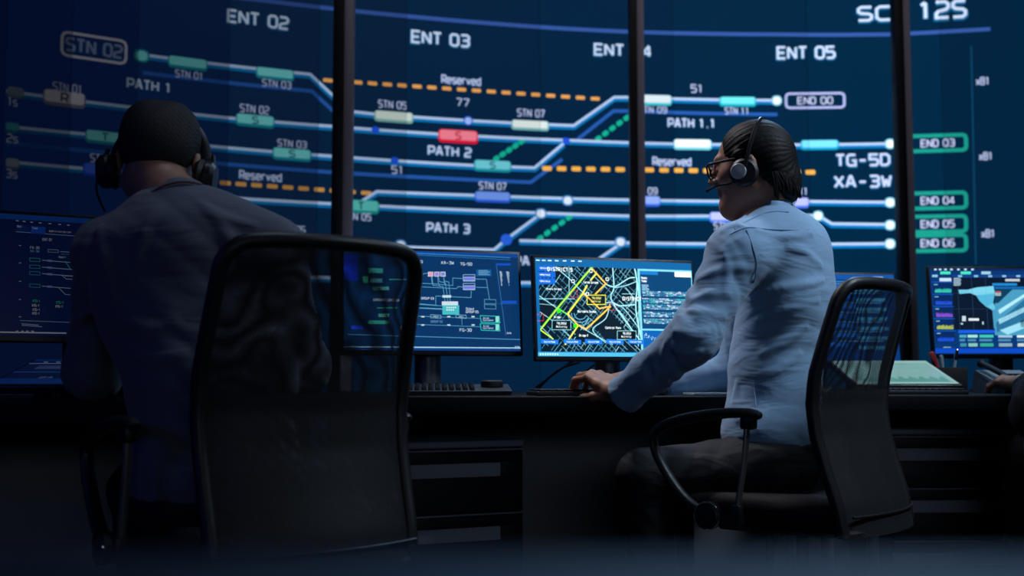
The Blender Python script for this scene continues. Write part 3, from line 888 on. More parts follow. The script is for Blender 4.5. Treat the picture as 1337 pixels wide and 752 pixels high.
# the counter the camera looks across
ct = thing('front_counter', 'blurred blue-grey counter top along the bottom edge, nearest of all', 'counter', (0.25, -0.1, -0.006))
b = MB(); b.box((0, 0, 0.731), (3.0, 0.98, 0.034), bevel=0.012, seg=4); b.build('countertop', M['counter'], ct)
for sx in (-1.45, 1.45):
    b = MB(); b.box((sx, 0, 0.3605), (0.03, 0.85, 0.708), bevel=0.003); b.build('side_panel', M['panel'], ct)
b = MB(); b.box((0, -0.40, 0.36), (2.86, 0.02, 0.70), bevel=0.002); b.build('back_panel', M['panel'], ct)

# ------------------------------------------------------------------ pedestals
def pedestal(label, c, rz, w, d, h, heights):
    t = thing('drawer_pedestal', label, 'drawer unit', (c[0], c[1], 0), rz, 'drawer pedestals under the desks')
    b = MB(); b.box((0, d / 2, (h - 0.012) / 2 + 0.02), (w, d - 0.02, h - 0.052), bevel=0.003); b.build('body', M['cabinet'], t)
    b = MB(); b.box((0, d / 2 - 0.005, h - 0.006 - 0.004), (w + 0.006, d + 0.012, 0.020), bevel=0.006, seg=3); b.build('top', M['cabtop'], t)
    for sx in (-1, 1):
        for sy in (0.05, d - 0.05):
            b = MB(); b.cyl((sx * (w / 2 - 0.04), sy, 0), (sx * (w / 2 - 0.04), sy, 0.03), 0.02, 16); b.build('caster', M['softblack'], t)
    z = h - 0.024
    for hh in heights:
        b = MB(); y = -0.012
        W2 = w / 2 - 0.002; zt = z - 0.003; zb = z - hh + 0.003
        px0 = -W2; px1 = W2 - 0.065; pz1 = zt - 0.035; pz0 = pz1 - 0.040
        # face built around the recessed finger pull
        b.box((0, y / 2 + 0.002, (zt + pz1) / 2), (2 * W2, 0.018, zt - pz1), bevel=0.002)
        b.box((0, y / 2 + 0.002, (zb + pz0) / 2), (2 * W2, 0.018, pz0 - zb), bevel=0.002)
        b.box(((px1 + W2) / 2, y / 2 + 0.002, (pz0 + pz1) / 2), (W2 - px1, 0.018, pz1 - pz0 + 0.004), bevel=0.001)
        dr = b.build('drawer', M['cabinet'], t)
        b = MB(); b.box(((px0 + px1) / 2, 0.001, (pz0 + pz1) / 2), (px1 - px0, 0.004, pz1 - pz0 + 0.002)); b.build('finger_pull', M['pull'], dr)
        b = MB(); b.box((0, y - 0.001, zt + 0.001), (2 * W2, 0.010, 0.005), bevel=0.002); b.build('edge_strip', M['cabtop'], dr)
        z -= hh
pedestal('dark drawer pedestal beside the big left chair, under the middle desk', (-0.155, 3.27), math.radians(24), 0.40, 0.5, 0.615, (0.18, 0.18, 0.20))
pedestal('dark drawer pedestal under the right desk behind the mesh chair', (1.43, 3.72), math.radians(3), 0.44, 0.40, 0.630, (0.165, 0.165, 0.24))

# ------------------------------------------------------------------ monitors
class Mon: pass
def monitor(label, c, yaw, tilt, w, h, base=True, bg=rgb(8, 40, 84), k=1.0, stand_dy=0.0, desk_z=DZ, group='desktop monitors'):
    """c: centre of the screen in the world"""
    mo = Mon(); R = Matrix.Rotation(yaw, 3, 'Z')
    c = Vector(c)
    t = thing('monitor', label, 'monitor', (c.x, c.y, desk_z), yaw, group)
    zc = c.z - desk_z
    T = Matrix.Rotation(-tilt, 3, 'X')     # leans the top away
    mo.root = t; mo.T = T; mo.zc = zc; mo.R = R; mo.c = c; mo.w = w; mo.h = h
    bz = 0.009
    def loc(x, y, z): return T @ Vector((x, y, z)) + Vector((0, 0, zc))
    b = MB()
    b.box((0, 0, 0), (w + 2 * bz, 0.020, h + bz * 1.3 + 0.012), bevel=0.004, seg=3)
    b.box((0, 0.022, -0.02), (w * 0.55, 0.03, h * 0.55), bevel=0.012, seg=3)
    # screen recess lip
    b.v = [tuple(loc(v[0], v[1] + 0.011, v[2] - 0.003)) for v in b.v]
    b.build('housing', M['bezel'], t)
    pt = Paint(None, None)
    pt.bounds = (-w / 2, w / 2, -h / 2, h / 2)
    n = R @ (T @ Vector((0, -1, 0)))
    xh = R @ Vector((1, 0, 0)); zh = R @ (T @ Vector((0, 0, 1)))
    def frompx(px, py):
        d = Vector(ray(px, py)); o = Vector((0, 0, CAMZ))
        tt = (c - o).dot(n) / d.dot(n)
        p = o + d * tt - c
        return np.array([p.dot(xh), p.dot(zh)])
    pt.frompx = frompx
    pt.k = k
    pt.rect(-w / 2, -h / 2, w / 2, h / 2, bg, 0)
    mo.pt = pt; mo.loc = loc
    if base:
        sy = 0.075 + stand_dy
        b = MB(); b.cyl((0, sy, 0.012), (0, sy, zc + 0.04), 0.041, 32)
        b.box((0, (sy + 0.03) / 2 + 0.01, zc + 0.02), (0.07, sy - 0.01, 0.06), bevel=0.008)
        b.build('stand_neck', M['stand'], t)
        b = MB(); b.lathe([(0.02, 0.016), (0.085, 0.013), (0.105, 0.008), (0.108, 0.0)], (0, sy, 0), n=40); b.build('stand_base', M['bezel'], t)
    return mo
def finish(mo):
    b = MB()
    for pts, col, layer in mo.pt.items:
        a_ = 0.5 * sum(pts[j][0] * pts[(j + 1) % len(pts)][1] - pts[(j + 1) % len(pts)][0] * pts[j][1] for j in range(len(pts)))
        if a_ < 0: pts = pts[::-1]
        b.add([mo.loc(p[0], -0.0006 - 0.00025 * layer, p[1]) for p in pts], [tuple(range(len(pts)))], 0, col)
    b.build('screen', M['screen'], mo.root, smooth=False)

random.seed(7)
def cropq(pt, s, ox, oy):
    def q(x, y): return pt.frompx(ox + x / s, oy + y / s)
    return q

# ---- the map monitor (middle)
def pxc(px, py, Y): return P(px, py, Y)
m3 = monitor('bright monitor showing the street map with a yellow route, beside the blue-shirted man', pxc(805.5, 402.5, 3.62), math.radians(20), math.radians(5), 0.545, 0.306, bg=rgb(10, 90, 150), k=1.6)
pt = m3.pt; q = cropq(pt, 4.7, 680, 320)
def L3(pts, w, col, layer=3): pt.line([q(*p) for p in pts], w * 0.00046, col, layer)
w2, h2 = 0.545 / 2, 0.306 / 2
mapx1 = q(722, 300)[0]
pt.rect(-w2, h2 - 0.022, w2, h2, rgb(14, 88, 142), 1)
for i, x in enumerate((104, 140, 176, 219, 268, 318, 362)): 
    a = q(x, 93 + i); pt.rect(a[0] - 0.006, a[1] - 0.0016, a[0] + 0.006, a[1] + 0.0016, rgb(200, 230, 250), 2)
a = q(118, 69); pt.text('TRACK 4', a[0], a[1], 0.004, 0.02, rgb(230, 240, 250), 0.2, 2)
for x in (1020, 1055): a = q(x, 102); pt.rect(a[0] - 0.006, a[1] - 0.0015, a[0] + 0.006, a[1] + 0.0015, rgb(210, 230, 250), 2)
ml, mb_ = -w2 + 0.010, -h2 + 0.014
mt = h2 - 0.024
pt.rect(ml, mb_, mapx1, mt, rgb(2, 20, 34), 2)
sub = (ml, mapx1, mb_, mt); full = pt.bounds; pt.bounds = sub
ST = rgb(88, 165, 195); ST2 = rgb(160, 225, 240)
def inside(x, y): return ml - 0.01 < x < mapx1 + 0.01 and mb_ - 0.01 < y < mt + 0.01
rnd = random.Random(3)
for fam, ang, step in ((0, 52, 0.0125), (1, -42, 0.0145)):
    d = np.array([math.cos(math.radians(ang)), math.sin(math.radians(ang))]); nrm = np.array([-d[1], d[0]])
    c0 = np.array([(ml + mapx1) / 2, 0])
    for i in range(-26, 27):
        o = c0 + nrm * (i * step + rnd.uniform(-0.003, 0.003))
        s = -0.32
        while s < 0.32:
            ln = rnd.uniform(0.02, 0.09)
            if rnd.random() < 0.72:
                p0 = o + d * s; p1 = o + d * (s + ln) + nrm * rnd.uniform(-0.002, 0.002)
                col = ST if rnd.random() < 0.7 else ST2
                pt.line([p0, p1], rnd.choice((0.0007, 0.0009, 0.0013)), col, 3)
            s += ln + rnd.uniform(0.002, 0.012)
for x, y, rx, ry in ((365, 420, 55, 55), (365, 420, 38, 36), (365, 420, 78, 72)):
    L3([(x + rx * math.cos(t / 10), y + ry * math.sin(t / 10)) for t in range(5, 33)], 5, ST, 4)
# parks left dark
for poly in ([(440, 470), (540, 400), (640, 520), (600, 600), (520, 590)], [(95, 330), (180, 350), (215, 385), (160, 440), (100, 400)], [(330, 520), (430, 525), (480, 590), (340, 600)]):
    pt.poly([q(*p) for p in poly], rgb(5, 22, 34), 4)
for pts_, w in (([(560, 110), (570, 260), (560, 350), (735, 590)], 9), ([(690, 110), (712, 240), (705, 400), (745, 610)], 11), ([(660, 105), (700, 150), (722, 330), (720, 620)], 6),
        ([(520, 240), (575, 255), (660, 205), (700, 200)], 9), ([(575, 262), (640, 250), (705, 225)], 6), ([(560, 350), (600, 372), (700, 366)], 9), ([(560, 350), (640, 400), (745, 545)], 6),
        ([(180, 110), (300, 210), (380, 290), (480, 350), (560, 350)], 6), ([(110, 310), (225, 390), (300, 430)], 5), ([(90, 330), (330, 330)], 4), ([(100, 360), (215, 370)], 3),
        ([(545, 360), (520, 450), (440, 520), (520, 600)], 6), ([(350, 492), (430, 540), (560, 610)], 5), ([(600, 400), (680, 520), (700, 600)], 6), ([(100, 400), (200, 470), (300, 560)], 4),
        ([(295, 110), (295, 300)], 4), ([(640, 260), (690, 330), (660, 380)], 5), ([(620, 300), (700, 300)], 4)):
    L3(spline(pts_, 5) if len(pts_) > 2 else pts_, w * 0.8, ST2, 5)
YL = rgb(240, 240, 60); GN = rgb(90, 225, 70); OG = rgb(245, 190, 70)
for pts_, w, c in (([(460, 108), (432, 140)], 9, GN), ([(432, 140), (225, 385), (108, 532)], 12, GN), ([(430, 142), (228, 384), (112, 528)], 6, YL),
        ([(432, 142), (520, 238), (455, 302)], 10, OG), ([(466, 172), (425, 218)], 9, YL), ([(405, 248), (380, 296), (285, 425)], 10, YL), ([(285, 425), (350, 492), (400, 516), (550, 376)], 10, OG),
        ([(550, 376), (480, 390), (420, 330), (382, 300)], 9, OG), ([(350, 495), (270, 612)], 8, YL), ([(112, 516), (198, 578)], 8, rgb(190, 230, 60)), ([(225, 385), (285, 428)], 7, GN)):
    L3(pts_, w, c, 7)
L3([(405, 308), (518, 308), (518, 365), (405, 365), (405, 308)], 4, YL, 8); pt.poly([q(x, y) for x, y in ((407, 310), (516, 310), (516, 363), (407, 363))], rgb(4, 24, 32), 7)
for x0, y0, x1, y1 in ((190, 462, 305, 520), (590, 527, 705, 580)):
    pt.poly([q(x, y) for x, y in ((x0, y0), (x1, y0), (x1, y1), (x0, y1))], rgb(3, 16, 24), 7)
    L3([(x0, y0), (x1, y0), (x1, y1), (x0, y1), (x0, y0)], 3, rgb(150, 215, 225), 8)
pt.bounds = full
def T3(s, x, y, hpx, wpx, col=rgb(225, 240, 245), t=0.2):
    a = q(x, y); b0 = q(x - wpx / 2, y); b1 = q(x + wpx / 2, y); pt.text(s, a[0], a[1], hpx * 0.00047, b1[0] - b0[0], col, t, 10)
for x0, y0, x1, y1 in ((105, 125, 210, 160), (105, 165, 210, 200), (105, 205, 210, 240)):
    pt.poly([q(x, y) for x, y in ((x0, y0), (x1, y0), (x1, y1), (x0, y1))], rgb(14, 90, 190), 8)
    T3('TURTLE HILLS', (x0 + x1) / 2 - 12, (y0 + y1) / 2, 9, 62)
T3('DISTRICT 9', 238, 150, 22, 150); T3('DISTRICT', 680, 330, 22, 112); T3('Tarte Street', 428, 230, 13, 92); T3('Otaru Street', 202, 270, 11, 95)
T3('Builders Street', 405, 408, 13, 115); T3('Central Park', 565, 508, 13, 95); T3('Bridge 2', 383, 555, 12, 52); T3('Bridge', 222, 442, 11, 38)
T3('TBJ552', 248, 481, 12, 58); T3('Activity', 248, 501, 12, 66); T3('TBJ552', 648, 543, 12, 50); T3('Activity', 645, 562, 12, 60); T3('TBJ552', 462, 326, 12, 55, rgb(230, 230, 120)); T3('Central', 460, 346, 11, 60, rgb(220, 220, 120))
for x, y in ((428, 160), (528, 210), (318, 222), (407, 301)):
    a = q(x, y); pt.rrect(a[0], a[1], 0.011, 0.011, rgb(225, 235, 235), 9, 0.3); pt.rrect(a[0], a[1], 0.007, 0.007, rgb(20, 40, 50), 10, 0.3)
for x, y in ((232, 405), (332, 495)): a = q(x, y); pt.rrect(a[0], a[1], 0.012, 0.012, rgb(40, 230, 30), 9, 0.2)
for x, y in ((326, 300), (117, 445), (560, 380)):
    L3([(x - 20, y - 20), (x + 20, y - 20), (x + 20, y + 20), (x - 20, y + 20), (x - 20, y - 20)], 2.5, rgb(210, 40, 60), 8)
for x0, x1 in ((122, 228), (262, 368), (392, 498), (524, 628), (655, 752)):
    pt.poly([q(x, y) for x, y in ((x0, 577), (x1, 583), (x1, 610), (x0, 604))], rgb(20, 110, 210), 9); T3('Explore Mode', (x0 + x1) / 2, 594, 8, 66)
# side panel of the map monitor
sx0 = q(722, 300)[0]
pt.rect(sx0, -h2 + 0.014, w2, mt, rgb(120, 200, 225), 2)
pt.rect(sx0 + 0.007, mb_ + 0.075, w2 - 0.003, mt - 0.006, rgb(7, 58, 100), 3)
pt.rect(sx0 + 0.007, mb_ + 0.004, w2 - 0.003, mb_ + 0.070, rgb(8, 84, 155), 3)
pt.rect(sx0 + 0.007, mt - 0.018, sx0 + 0.072, mt - 0.006, rgb(20, 110, 180), 4)
pt.rect(w2 - 0.062, mt - 0.022, w2 - 0.003, mt - 0.006, rgb(245, 250, 235), 4)
pt.text('Ready', sx0 + 0.022, mt - 0.029, 0.006, 0.020, rgb(230, 240, 250), 0.2, 5); pt.text('Today', sx0 + 0.021, mt - 0.039, 0.006, 0.018, rgb(230, 240, 250), 0.2, 5)
for j in range(5): pt.rect(sx0 + 0.012, mt - 0.053 - j * 0.004, sx0 + 0.03 + rnd.uniform(0, 0.012), mt - 0.051 - j * 0.004, rgb(150, 195, 225), 5)
for g, y0 in ((0, mt - 0.074), (1, mt - 0.097), (2, mt - 0.117), (3, mt - 0.141), (4, mt - 0.163)):
    for r in range(4):
        x = sx0 + 0.012 + r * 0.001
        while x < w2 - 0.012:
            wd_ = rnd.uniform(0.003, 0.014)
            pt.rect(x, y0 - r * 0.0042, x + wd_, y0 - r * 0.0042 + 0.0022, rgb(*(rnd.choice(((70, 190, 190), (120, 170, 205), (60, 120, 170), (200, 225, 240))))), 5); x += wd_ + 0.002
for j in range(60):
    x = sx0 + 0.012 + rnd.random() * (w2 - sx0 - 0.022); y = mb_ + 0.045 + 0.012 * math.sin((x - sx0) * 90) * rnd.random() + rnd.uniform(-0.006, 0.01)
    pt.rect(x, y, x + 0.0022, y + 0.0022, rgb(190, 230, 250), 5)
pt.rect(-w2, -h2, w2, -h2 + 0.012, rgb(70, 165, 200), 3)
for j in range(8): pt.rect(-w2 + 0.006 + j * 0.008, -h2 + 0.004, -w2 + 0.010 + j * 0.008, -h2 + 0.008, rgb(220, 245, 250), 4)
finish(m3)

# ---- the schematic monitor (left of the map)
m2 = monitor('blue monitor with the wiring schematic, half seen through the big left chair', pxc(566, 392.5, 3.50), math.radians(17), math.radians(5), 0.548, 0.306, bg=rgb(8, 52, 100), k=1.0)
pt = m2.pt; q2 = cropq(pt, 4.423, 440, 310); w2, h2 = 0.274, 0.153
def L2(pts, w=3, col=rgb(95, 170, 205), layer=3): pt.line([q2(*p) for p in pts], w * 0.00052, col, layer)
def T2(s, x, y, hp, wp_, col=rgb(190, 215, 235)):
    a = q2(x, y); b0 = q2(x - wp_ / 2, y); b1 = q2(x + wp_ / 2, y); pt.text(s, a[0], a[1], hp * 0.00052, b1[0] - b0[0], col, 0.18, 6)
def B2(x0, y0, x1, y1, col, layer=4): pt.poly([q2(x, y) for x, y in ((x0, y0), (x1, y0), (x1, y1), (x0, y1))], col, layer)
pt.rect(-w2, h2 - 0.012, w2, h2, rgb(14, 70, 150), 1)
L2([(60, 72), (1000, 118)], 4, rgb(60, 140, 200)); L2([(200, 88), (1000, 130)], 2, rgb(60, 140, 200))
L2([(60, 560), (1060, 590)], 4, rgb(80, 150, 200)); pt.rect(-w2, -h2 + 0.008, w2, -h2 + 0.011, rgb(170, 220, 240), 2); pt.rect(-w2, -h2, w2, -h2 + 0.008, rgb(12, 60, 130), 2)
T2('FD-3Q', 455, 140, 16, 75); T2('XA-3W', 637, 147, 16, 72); T2('TG-5D', 745, 154, 16, 66); T2('FD-3Q', 400, 523, 16, 66); T2('FG-3Q', 742, 535, 16, 66)
T2('GROUP 03', 522, 352, 12, 72); T2('GROUP 02', 575, 486, 12, 68, rgb(90, 140, 190)); T2('Output', 768, 412, 13, 46); T2('GROUP 05', 780, 430, 13, 72); T2('OPERATION ESA', 285, 362, 13, 150)
for x, c in ((540, (235, 150, 190)), (576, (150, 130, 235)), (611, (120, 130, 220))):
    B2(x - 15, 199, x + 15, 226, rgb(200, 210, 225)); B2(x - 11, 203, x + 11, 222, rgb(*c), 5)
    L2([(x + 4, 226), (x + 8, 260), (x + 16, 280)]); 
L2([(440, 214), (500, 214), (500, 208), (525, 208)]); L2([(548, 226), (553, 275), (612, 285), (618, 335)]); L2([(585, 226), (590, 255), (625, 262), (636, 335)]); L2([(615, 226), (620, 252), (645, 258), (652, 335)])
L2([(475, 265), (560, 268), (668, 278), (668, 234), (725, 238)]); L2([(475, 285), (690, 296), (700, 284), (732, 287)]); L2([(795, 240), (862, 242), (880, 360)]); L2([(803, 288), (870, 290)]); L2([(775, 308), (773, 348), (570, 338), (570, 392), (440, 380)])
L2([(447, 310), (470, 386), (608, 396)]); L2([(430, 310), (440, 395), (470, 408), (608, 416)]); L2([(440, 405), (608, 412)]); L2([(440, 240), (478, 242), (482, 312), (440, 308)])
for k_ in range(3): L2([(620 + 15 * k_, 345), (624 + 15 * k_, 372)])
B2(608, 334, 658, 348, rgb(190, 225, 235)); B2(605, 370, 698, 392, rgb(205, 225, 235)); B2(608, 392, 705, 446, rgb(70, 190, 200))
for j in range(9): a = q2(630 + 12 * (j % 5) + 5, 405 + 14 * (j // 5)); pt.rrect(a[0], a[1], 0.005, 0.005, rgb(210, 240, 240), 5, 0.5)
for y0 in (214, 264): B2(727, y0, 797, y0 + 40, rgb(150, 190, 220)); B2(730, y0 + 3, 794, y0 + 14, rgb(20, 60, 120), 5); B2(730, y0 + 18, 794, y0 + 34, rgb(120, 120, 225), 5)
for y0 in (358, 388): L2([(850, y0), (916, y0 + 2), (918, y0 + 26), (852, y0 + 24), (850, y0)], 2.5)
B2(804, 186, 890, 224, rgb(18, 90, 150))
for j in range(4): B2(816, 190 + j * 8, 870 + (j % 2) * 12, 193 + j * 8, rgb(120, 180, 210), 5)
for yy in (460, 508):
    L2([(440, yy - 6), (830, yy + 8)], 2.5)
    for x in (495, 645, 785): B2(x - 9, yy - 6, x + 9, yy + 2, rgb(190, 220, 230), 5)
for x in (430, 570, 716): L2([(x - 30, 446), (x + 30, 450), (x + 30, 468), (x - 30, 464), (x - 30, 446)], 2.5, rgb(130, 190, 215)); T2('PEX', x, 458, 8, 26)
L2([(720, 468), (722, 505)], 2.5)
for y0 in (452, 498): 
    L2([(826, y0), (935, y0 + 4), (940, y0 + 42), (832, y0 + 38), (826, y0)], 4, rgb(50, 200, 190), 5); B2(915, y0 + 4, 934, y0 + 38, rgb(140, 230, 215), 6)
    T2('Action', 860, y0 + 14, 9, 32); T2('Train Control', 872, y0 + 26, 9, 62)
L2([(918, 150), (975, 565)], 2.5, rgb(60, 130, 190)); B2(918, 150, 1002, 162, rgb(20, 80, 200)); B2(950, 366, 1036, 380, rgb(20, 80, 200)); B2(932, 382, 1040, 384, rgb(40, 110, 200))
for j in range(17): B2(938 + j * 0.6, 196 + j * 5, 950 + (j * 7) % 6, 199 + j * 5, rgb(185, 210, 230), 5); B2(976 + j, 198 + j * 5, 990 + (j * 5) % 7, 201 + j * 5, rgb(185, 210, 230), 5)
T2('BUTTON', 993, 553, 8, 24); T2('BUTTON', 1040, 633, 8, 26)
# what shows through the chair mesh on its left part
for x0, y0, x1, y1, c in ((180, 178, 265, 205, (70, 190, 185)), (150, 225, 180, 262, (60, 200, 170)), (190, 238, 260, 262, (90, 180, 200)), (205, 285, 300, 305, (90, 190, 190)), (300, 240, 400, 246, (70, 180, 170)),
        (180, 480, 300, 500, (60, 190, 170)), (240, 440, 300, 460, (90, 200, 180)), (80, 510, 150, 530, (30, 70, 220)), (40, 100, 120, 250, (20, 50, 190)), (230, 404, 350, 410, (60, 180, 160))):
    B2(x0, y0, x1, y1, rgb(*c), 3)
finish(m2)

# ---- far left monitor
def dim_monitor(label, c, yaw, k, seed):
    mo = monitor(label, c, yaw, math.radians(5), 0.548, 0.300, bg=rgb(10, 34, 96), k=k)  # small k paints the dark left side into these screens
    return mo
m1 = dim_monitor('dim monitor with the track overview at the left edge, before the left man', pxc(112, 362, 2.86), math.radians(28), 0.13, 1)
pt = m1.pt; q1 = cropq(pt, 3.76, 0, 260)
def L1(pts, w=3, col=rgb(150, 180, 225), layer=3): pt.line([q1(*p) for p in pts], w * 0.00050, col, layer)
def T1(s, x, y, hp, wp_, col=rgb(190, 200, 230)):
    a = q1(x, y); b0 = q1(x - wp_ / 2, y); b1 = q1(x + wp_ / 2, y); pt.text(s, a[0], a[1], hp * 0.00050, b1[0] - b0[0], col, 0.18, 6)
def B1(x0, y0, x1, y1, col, layer=4): pt.poly([q1(x, y) for x, y in ((x0, y0), (x1, y0 + (x1 - x0) * 0.08), (x1, y1 + (x1 - x0) * 0.08), (x0, y1))], col, layer)
pt.rect(-w2, h2 - 0.016, w2, h2, rgb(20, 80, 180), 1)
for j, x in enumerate((85, 118, 155, 197, 245, 292, 335)): B1(x - 7, 104 + j * 3.6, x + 7, 108 + j * 3.6, rgb(190, 205, 235))
B1(80, 124, 144, 156, rgb(14, 50, 130)); B1(152, 132, 222, 168, rgb(25, 80, 200)); T1('Back', 95, 134, 9, 22); T1('Track', 172, 143, 9, 26); T1('Administration', 294, 160, 9, 108)
L1([(78, 160), (430, 186), (900, 220)], 2.5); T1('ENT 01', 232, 199, 12, 46); T1('ENT 02', 382, 210, 12, 46)
T1('FA-3Q', 170, 239, 11, 44); T1('XA-3W', 170, 256, 11, 44, rgb(110, 160, 230))
for y, c in ((297, (60, 180, 200)), (331, (60, 170, 200)), (363, (60, 170, 200)), (424, (60, 170, 200))):
    L1([(145, y - 8), (195, y - 5), (197, y + 10), (146, y + 8), (145, y - 8)], 2.2, rgb(*c))
    L1([(206, y + 3), (290, y + 10), (500, y + 26), (900, y + 50)], 3, rgb(170, 200, 230)); B1(232, y, 256, y + 10, rgb(120, 150, 220))
L1([(235, 247), (285, 250), (287, 262), (236, 260), (235, 247)], 2.2); L1([(295, 258), (500, 270), (800, 290)], 3)
L1([(300, 270), (500, 282)], 2.5, rgb(70, 130, 210)); T1('Path 1', 306, 286, 9, 34)
L1([(320, 305), (345, 343)], 3, rgb(60, 200, 150)); L1([(300, 372), (325, 392), (430, 398)]); L1([(285, 432), (320, 468), (355, 470)])
for j in range(6): B1(320 + j * 12, 377, 327 + j * 12, 380, rgb(220, 170, 90))
for x, y, c in ((178, 500, (50, 200, 140)), (175, 522, (210, 215, 235)), (178, 543, (210, 215, 235)), (176, 561, (210, 215, 235)), (294, 508, (50, 200, 140)), (290, 527, (210, 215, 235))): T1('XTG-1', x, y, 11, 36, rgb(*c))
for y in (226, 312, 402, 491, 576): B1(92, y, 104, y + 3, rgb(190, 205, 235))
L1([(98, 596), (360, 606), (900, 620)], 2.5); B1(106, 610, 190, 614, rgb(150, 170, 215)); B1(106, 617, 206, 621, rgb(150, 170, 215)); pt.rect(-w2, -h2 + 0.010, w2, -h2 + 0.013, rgb(210, 225, 245), 3)
for x in (84, 110, 133, 160): a = q1(x, 651); pt.rrect(a[0], a[1], 0.006, 0.005, rgb(200, 200, 225), 5)
finish(m1)
m0 = dim_monitor('dim monitor cut off by the left edge of the photo', (-1.66, 2.55, 1.035), math.radians(36), 0.08, 2)
m0.pt.rect(-w2, h2 - 0.016, w2, h2, rgb(20, 80, 180), 1)
for j in range(14): m0.pt.rect(w2 - 0.11, 0.10 - j * 0.016, w2 - 0.11 + 0.05 + (j * 7 % 5) * 0.008, 0.103 - j * 0.016, rgb(150, 180, 225), 3)
m0.pt.rect(-w2, -h2 + 0.010, w2, -h2 + 0.013, rgb(210, 225, 245), 3)
finish(m0)

# ---- right monitors
m4 = monitor('blue monitor mostly hidden behind the right-hand mesh chair', pxc(1071, 414, 4.0), math.radians(4), math.radians(8), 0.548, 0.306, bg=rgb(6, 60, 130), k=0.9)
pt = m4.pt
pt.rect(-0.28, 0.135, 0.28, 0.153, rgb(20, 90, 180), 1); pt.rect(-0.28, 0.126, 0.28, 0.129, rgb(70, 160, 220), 2); pt.rect(0.20, 0.139, 0.235, 0.145, rgb(190, 220, 245), 3)
for j in range(7):
    y = 0.10 - j * 0.034
    pt.rect(0.02, y, 0.09 + 0.02 * (j % 3), y + 0.014, rgb(30, 110, 210), 2); pt.rect(0.13, y - 0.01, 0.24, y + 0.002, rgb(60, 150, 200), 2); pt.rect(-0.26, y - 0.01, -0.05, y + 0.008, rgb(30, 100, 170), 2)
    pt.rect(0.05, y + 0.018, 0.22, y + 0.020, rgb(120, 190, 225), 3)
finish(m4)
m5 = monitor('monitor at the right edge showing a satellite map and camera picture', pxc(1213 + 104, 406, 4.06), math.radians(2), math.radians(6), 0.548, 0.306, bg=rgb(7, 52, 110), k=1.15)
pt = m5.pt; q5 = cropq(pt, 3.267, 1150, 330)
def L5(pts, w, col, layer=4): pt.line([q5(*p) for p in pts], w * 0.0008, col, layer)
def B5(x0, y0, x1, y1, col, layer=2): pt.poly([q5(x, y) for x, y in ((x0, y0), (x1, y0), (x1, y1), (x0, y1))], col, layer)
B5(205, 50, 900, 66, rgb(14, 80, 190)); B5(215, 66, 900, 78, rgb(10, 40, 90))
for j, x in enumerate((232, 252, 275, 300, 330, 360, 390)): B5(x - 5, 68, x + 6, 75, rgb(180, 220, 240), 3)
for x in (275, 362): B5(x - 22, 80, x + 22, 92, rgb(70, 220, 190), 3)
B5(428, 80, 468, 92, rgb(150, 200, 220), 3); B5(218, 94, 242, 104, rgb(130, 190, 220), 3); B5(250, 108, 300, 122, rgb(190, 220, 240), 3)
B5(305, 94, 900, 106, rgb(20, 60, 130), 3)
for x in (332, 400, 460, 520, 580, 640): B5(x - 3, 96, x + 14, 104, rgb(130, 190, 230), 4)
B5(305, 106, 900, 328, rgb(10, 24, 44), 3)
for x in (325, 385, 445): L5([(x, 106), (x + 12, 328)], 1.5, rgb(40, 70, 100))
for y in (172, 240): L5([(310, y), (480, y)], 1.2, rgb(40, 70, 100))
for j in range(5): B5(310, 108 + j * 7, 338 + (j % 2) * 4, 112 + j * 7, rgb(170, 200, 220), 4)
land = [(330, 158), (370, 158), (410, 148), (480, 142), (486, 175), (478, 215), (492, 240), (495, 330), (480, 322), (484, 275), (475, 245), (450, 232), (420, 205), (405, 180), (380, 172), (335, 176)]
pt.poly([q5(*p) for p in ((330, 158), (370, 158), (380, 172), (335, 176))], rgb(110, 195, 220), 4)
pt.poly([q5(*p) for p in ((370, 158), (410, 148), (480, 142), (486, 175), (405, 182), (380, 172))], rgb(120, 205, 230), 4)
pt.poly([q5(*p) for p in ((405, 180), (486, 172), (478, 215), (450, 232), (420, 205))], rgb(80, 175, 210), 4)
pt.poly([q5(*p) for p in ((450, 230), (478, 213), (492, 240), (475, 245))], rgb(100, 190, 220), 4)
pt.poly([q5(*p) for p in ((475, 243), (492, 238), (496, 330), (482, 322))], rgb(70, 150, 190), 4)
B5(346, 270, 362, 292, rgb(190, 210, 220), 4); B5(374, 280, 418, 290, rgb(220, 230, 235), 4); B5(340, 300, 350, 306, rgb(180, 210, 220), 4); B5(432, 294, 438, 306, rgb(180, 210, 220), 4)
B5(330, 330, 900, 343, rgb(25, 90, 220), 4)
B5(475, 130, 580, 141, rgb(30, 130, 200), 5); B5(530, 112, 592, 122, rgb(190, 200, 210), 5)
B5(480, 145, 900, 155, rgb(20, 100, 170), 5); B5(486, 157, 900, 352, rgb(70, 150, 185), 5)
for pts_, c in (([(490, 300), (660, 160), (900, 160), (900, 190), (600, 290), (495, 340)], (40, 110, 150)), ([(500, 245), (620, 170), (640, 170), (505, 262)], (170, 225, 240)), ([(500, 285), (760, 160), (800, 160), (505, 305)], (160, 220, 240)),
        ([(505, 330), (900, 190), (900, 210), (540, 350)], (150, 215, 235)), ([(486, 157), (560, 157), (500, 215), (486, 215)], (12, 60, 90)), ([(590, 230), (612, 232), (630, 320), (596, 318)], (15, 60, 85)), ([(576, 240), (585, 225), (592, 250), (588, 280), (580, 275)], (20, 70, 95))):
    pt.poly([q5(*p) for p in pts_], rgb(*c), 6)
for j in range(3): B5(486, 165 + j * 7, 512, 169 + j * 7, rgb(*((200, 90, 80), (190, 210, 220), (190, 210, 220))[j]), 7)
GC = [(60, 220, 200), (40, 90, 240), (150, 90, 230), (190, 210, 90), (30, 90, 240)]
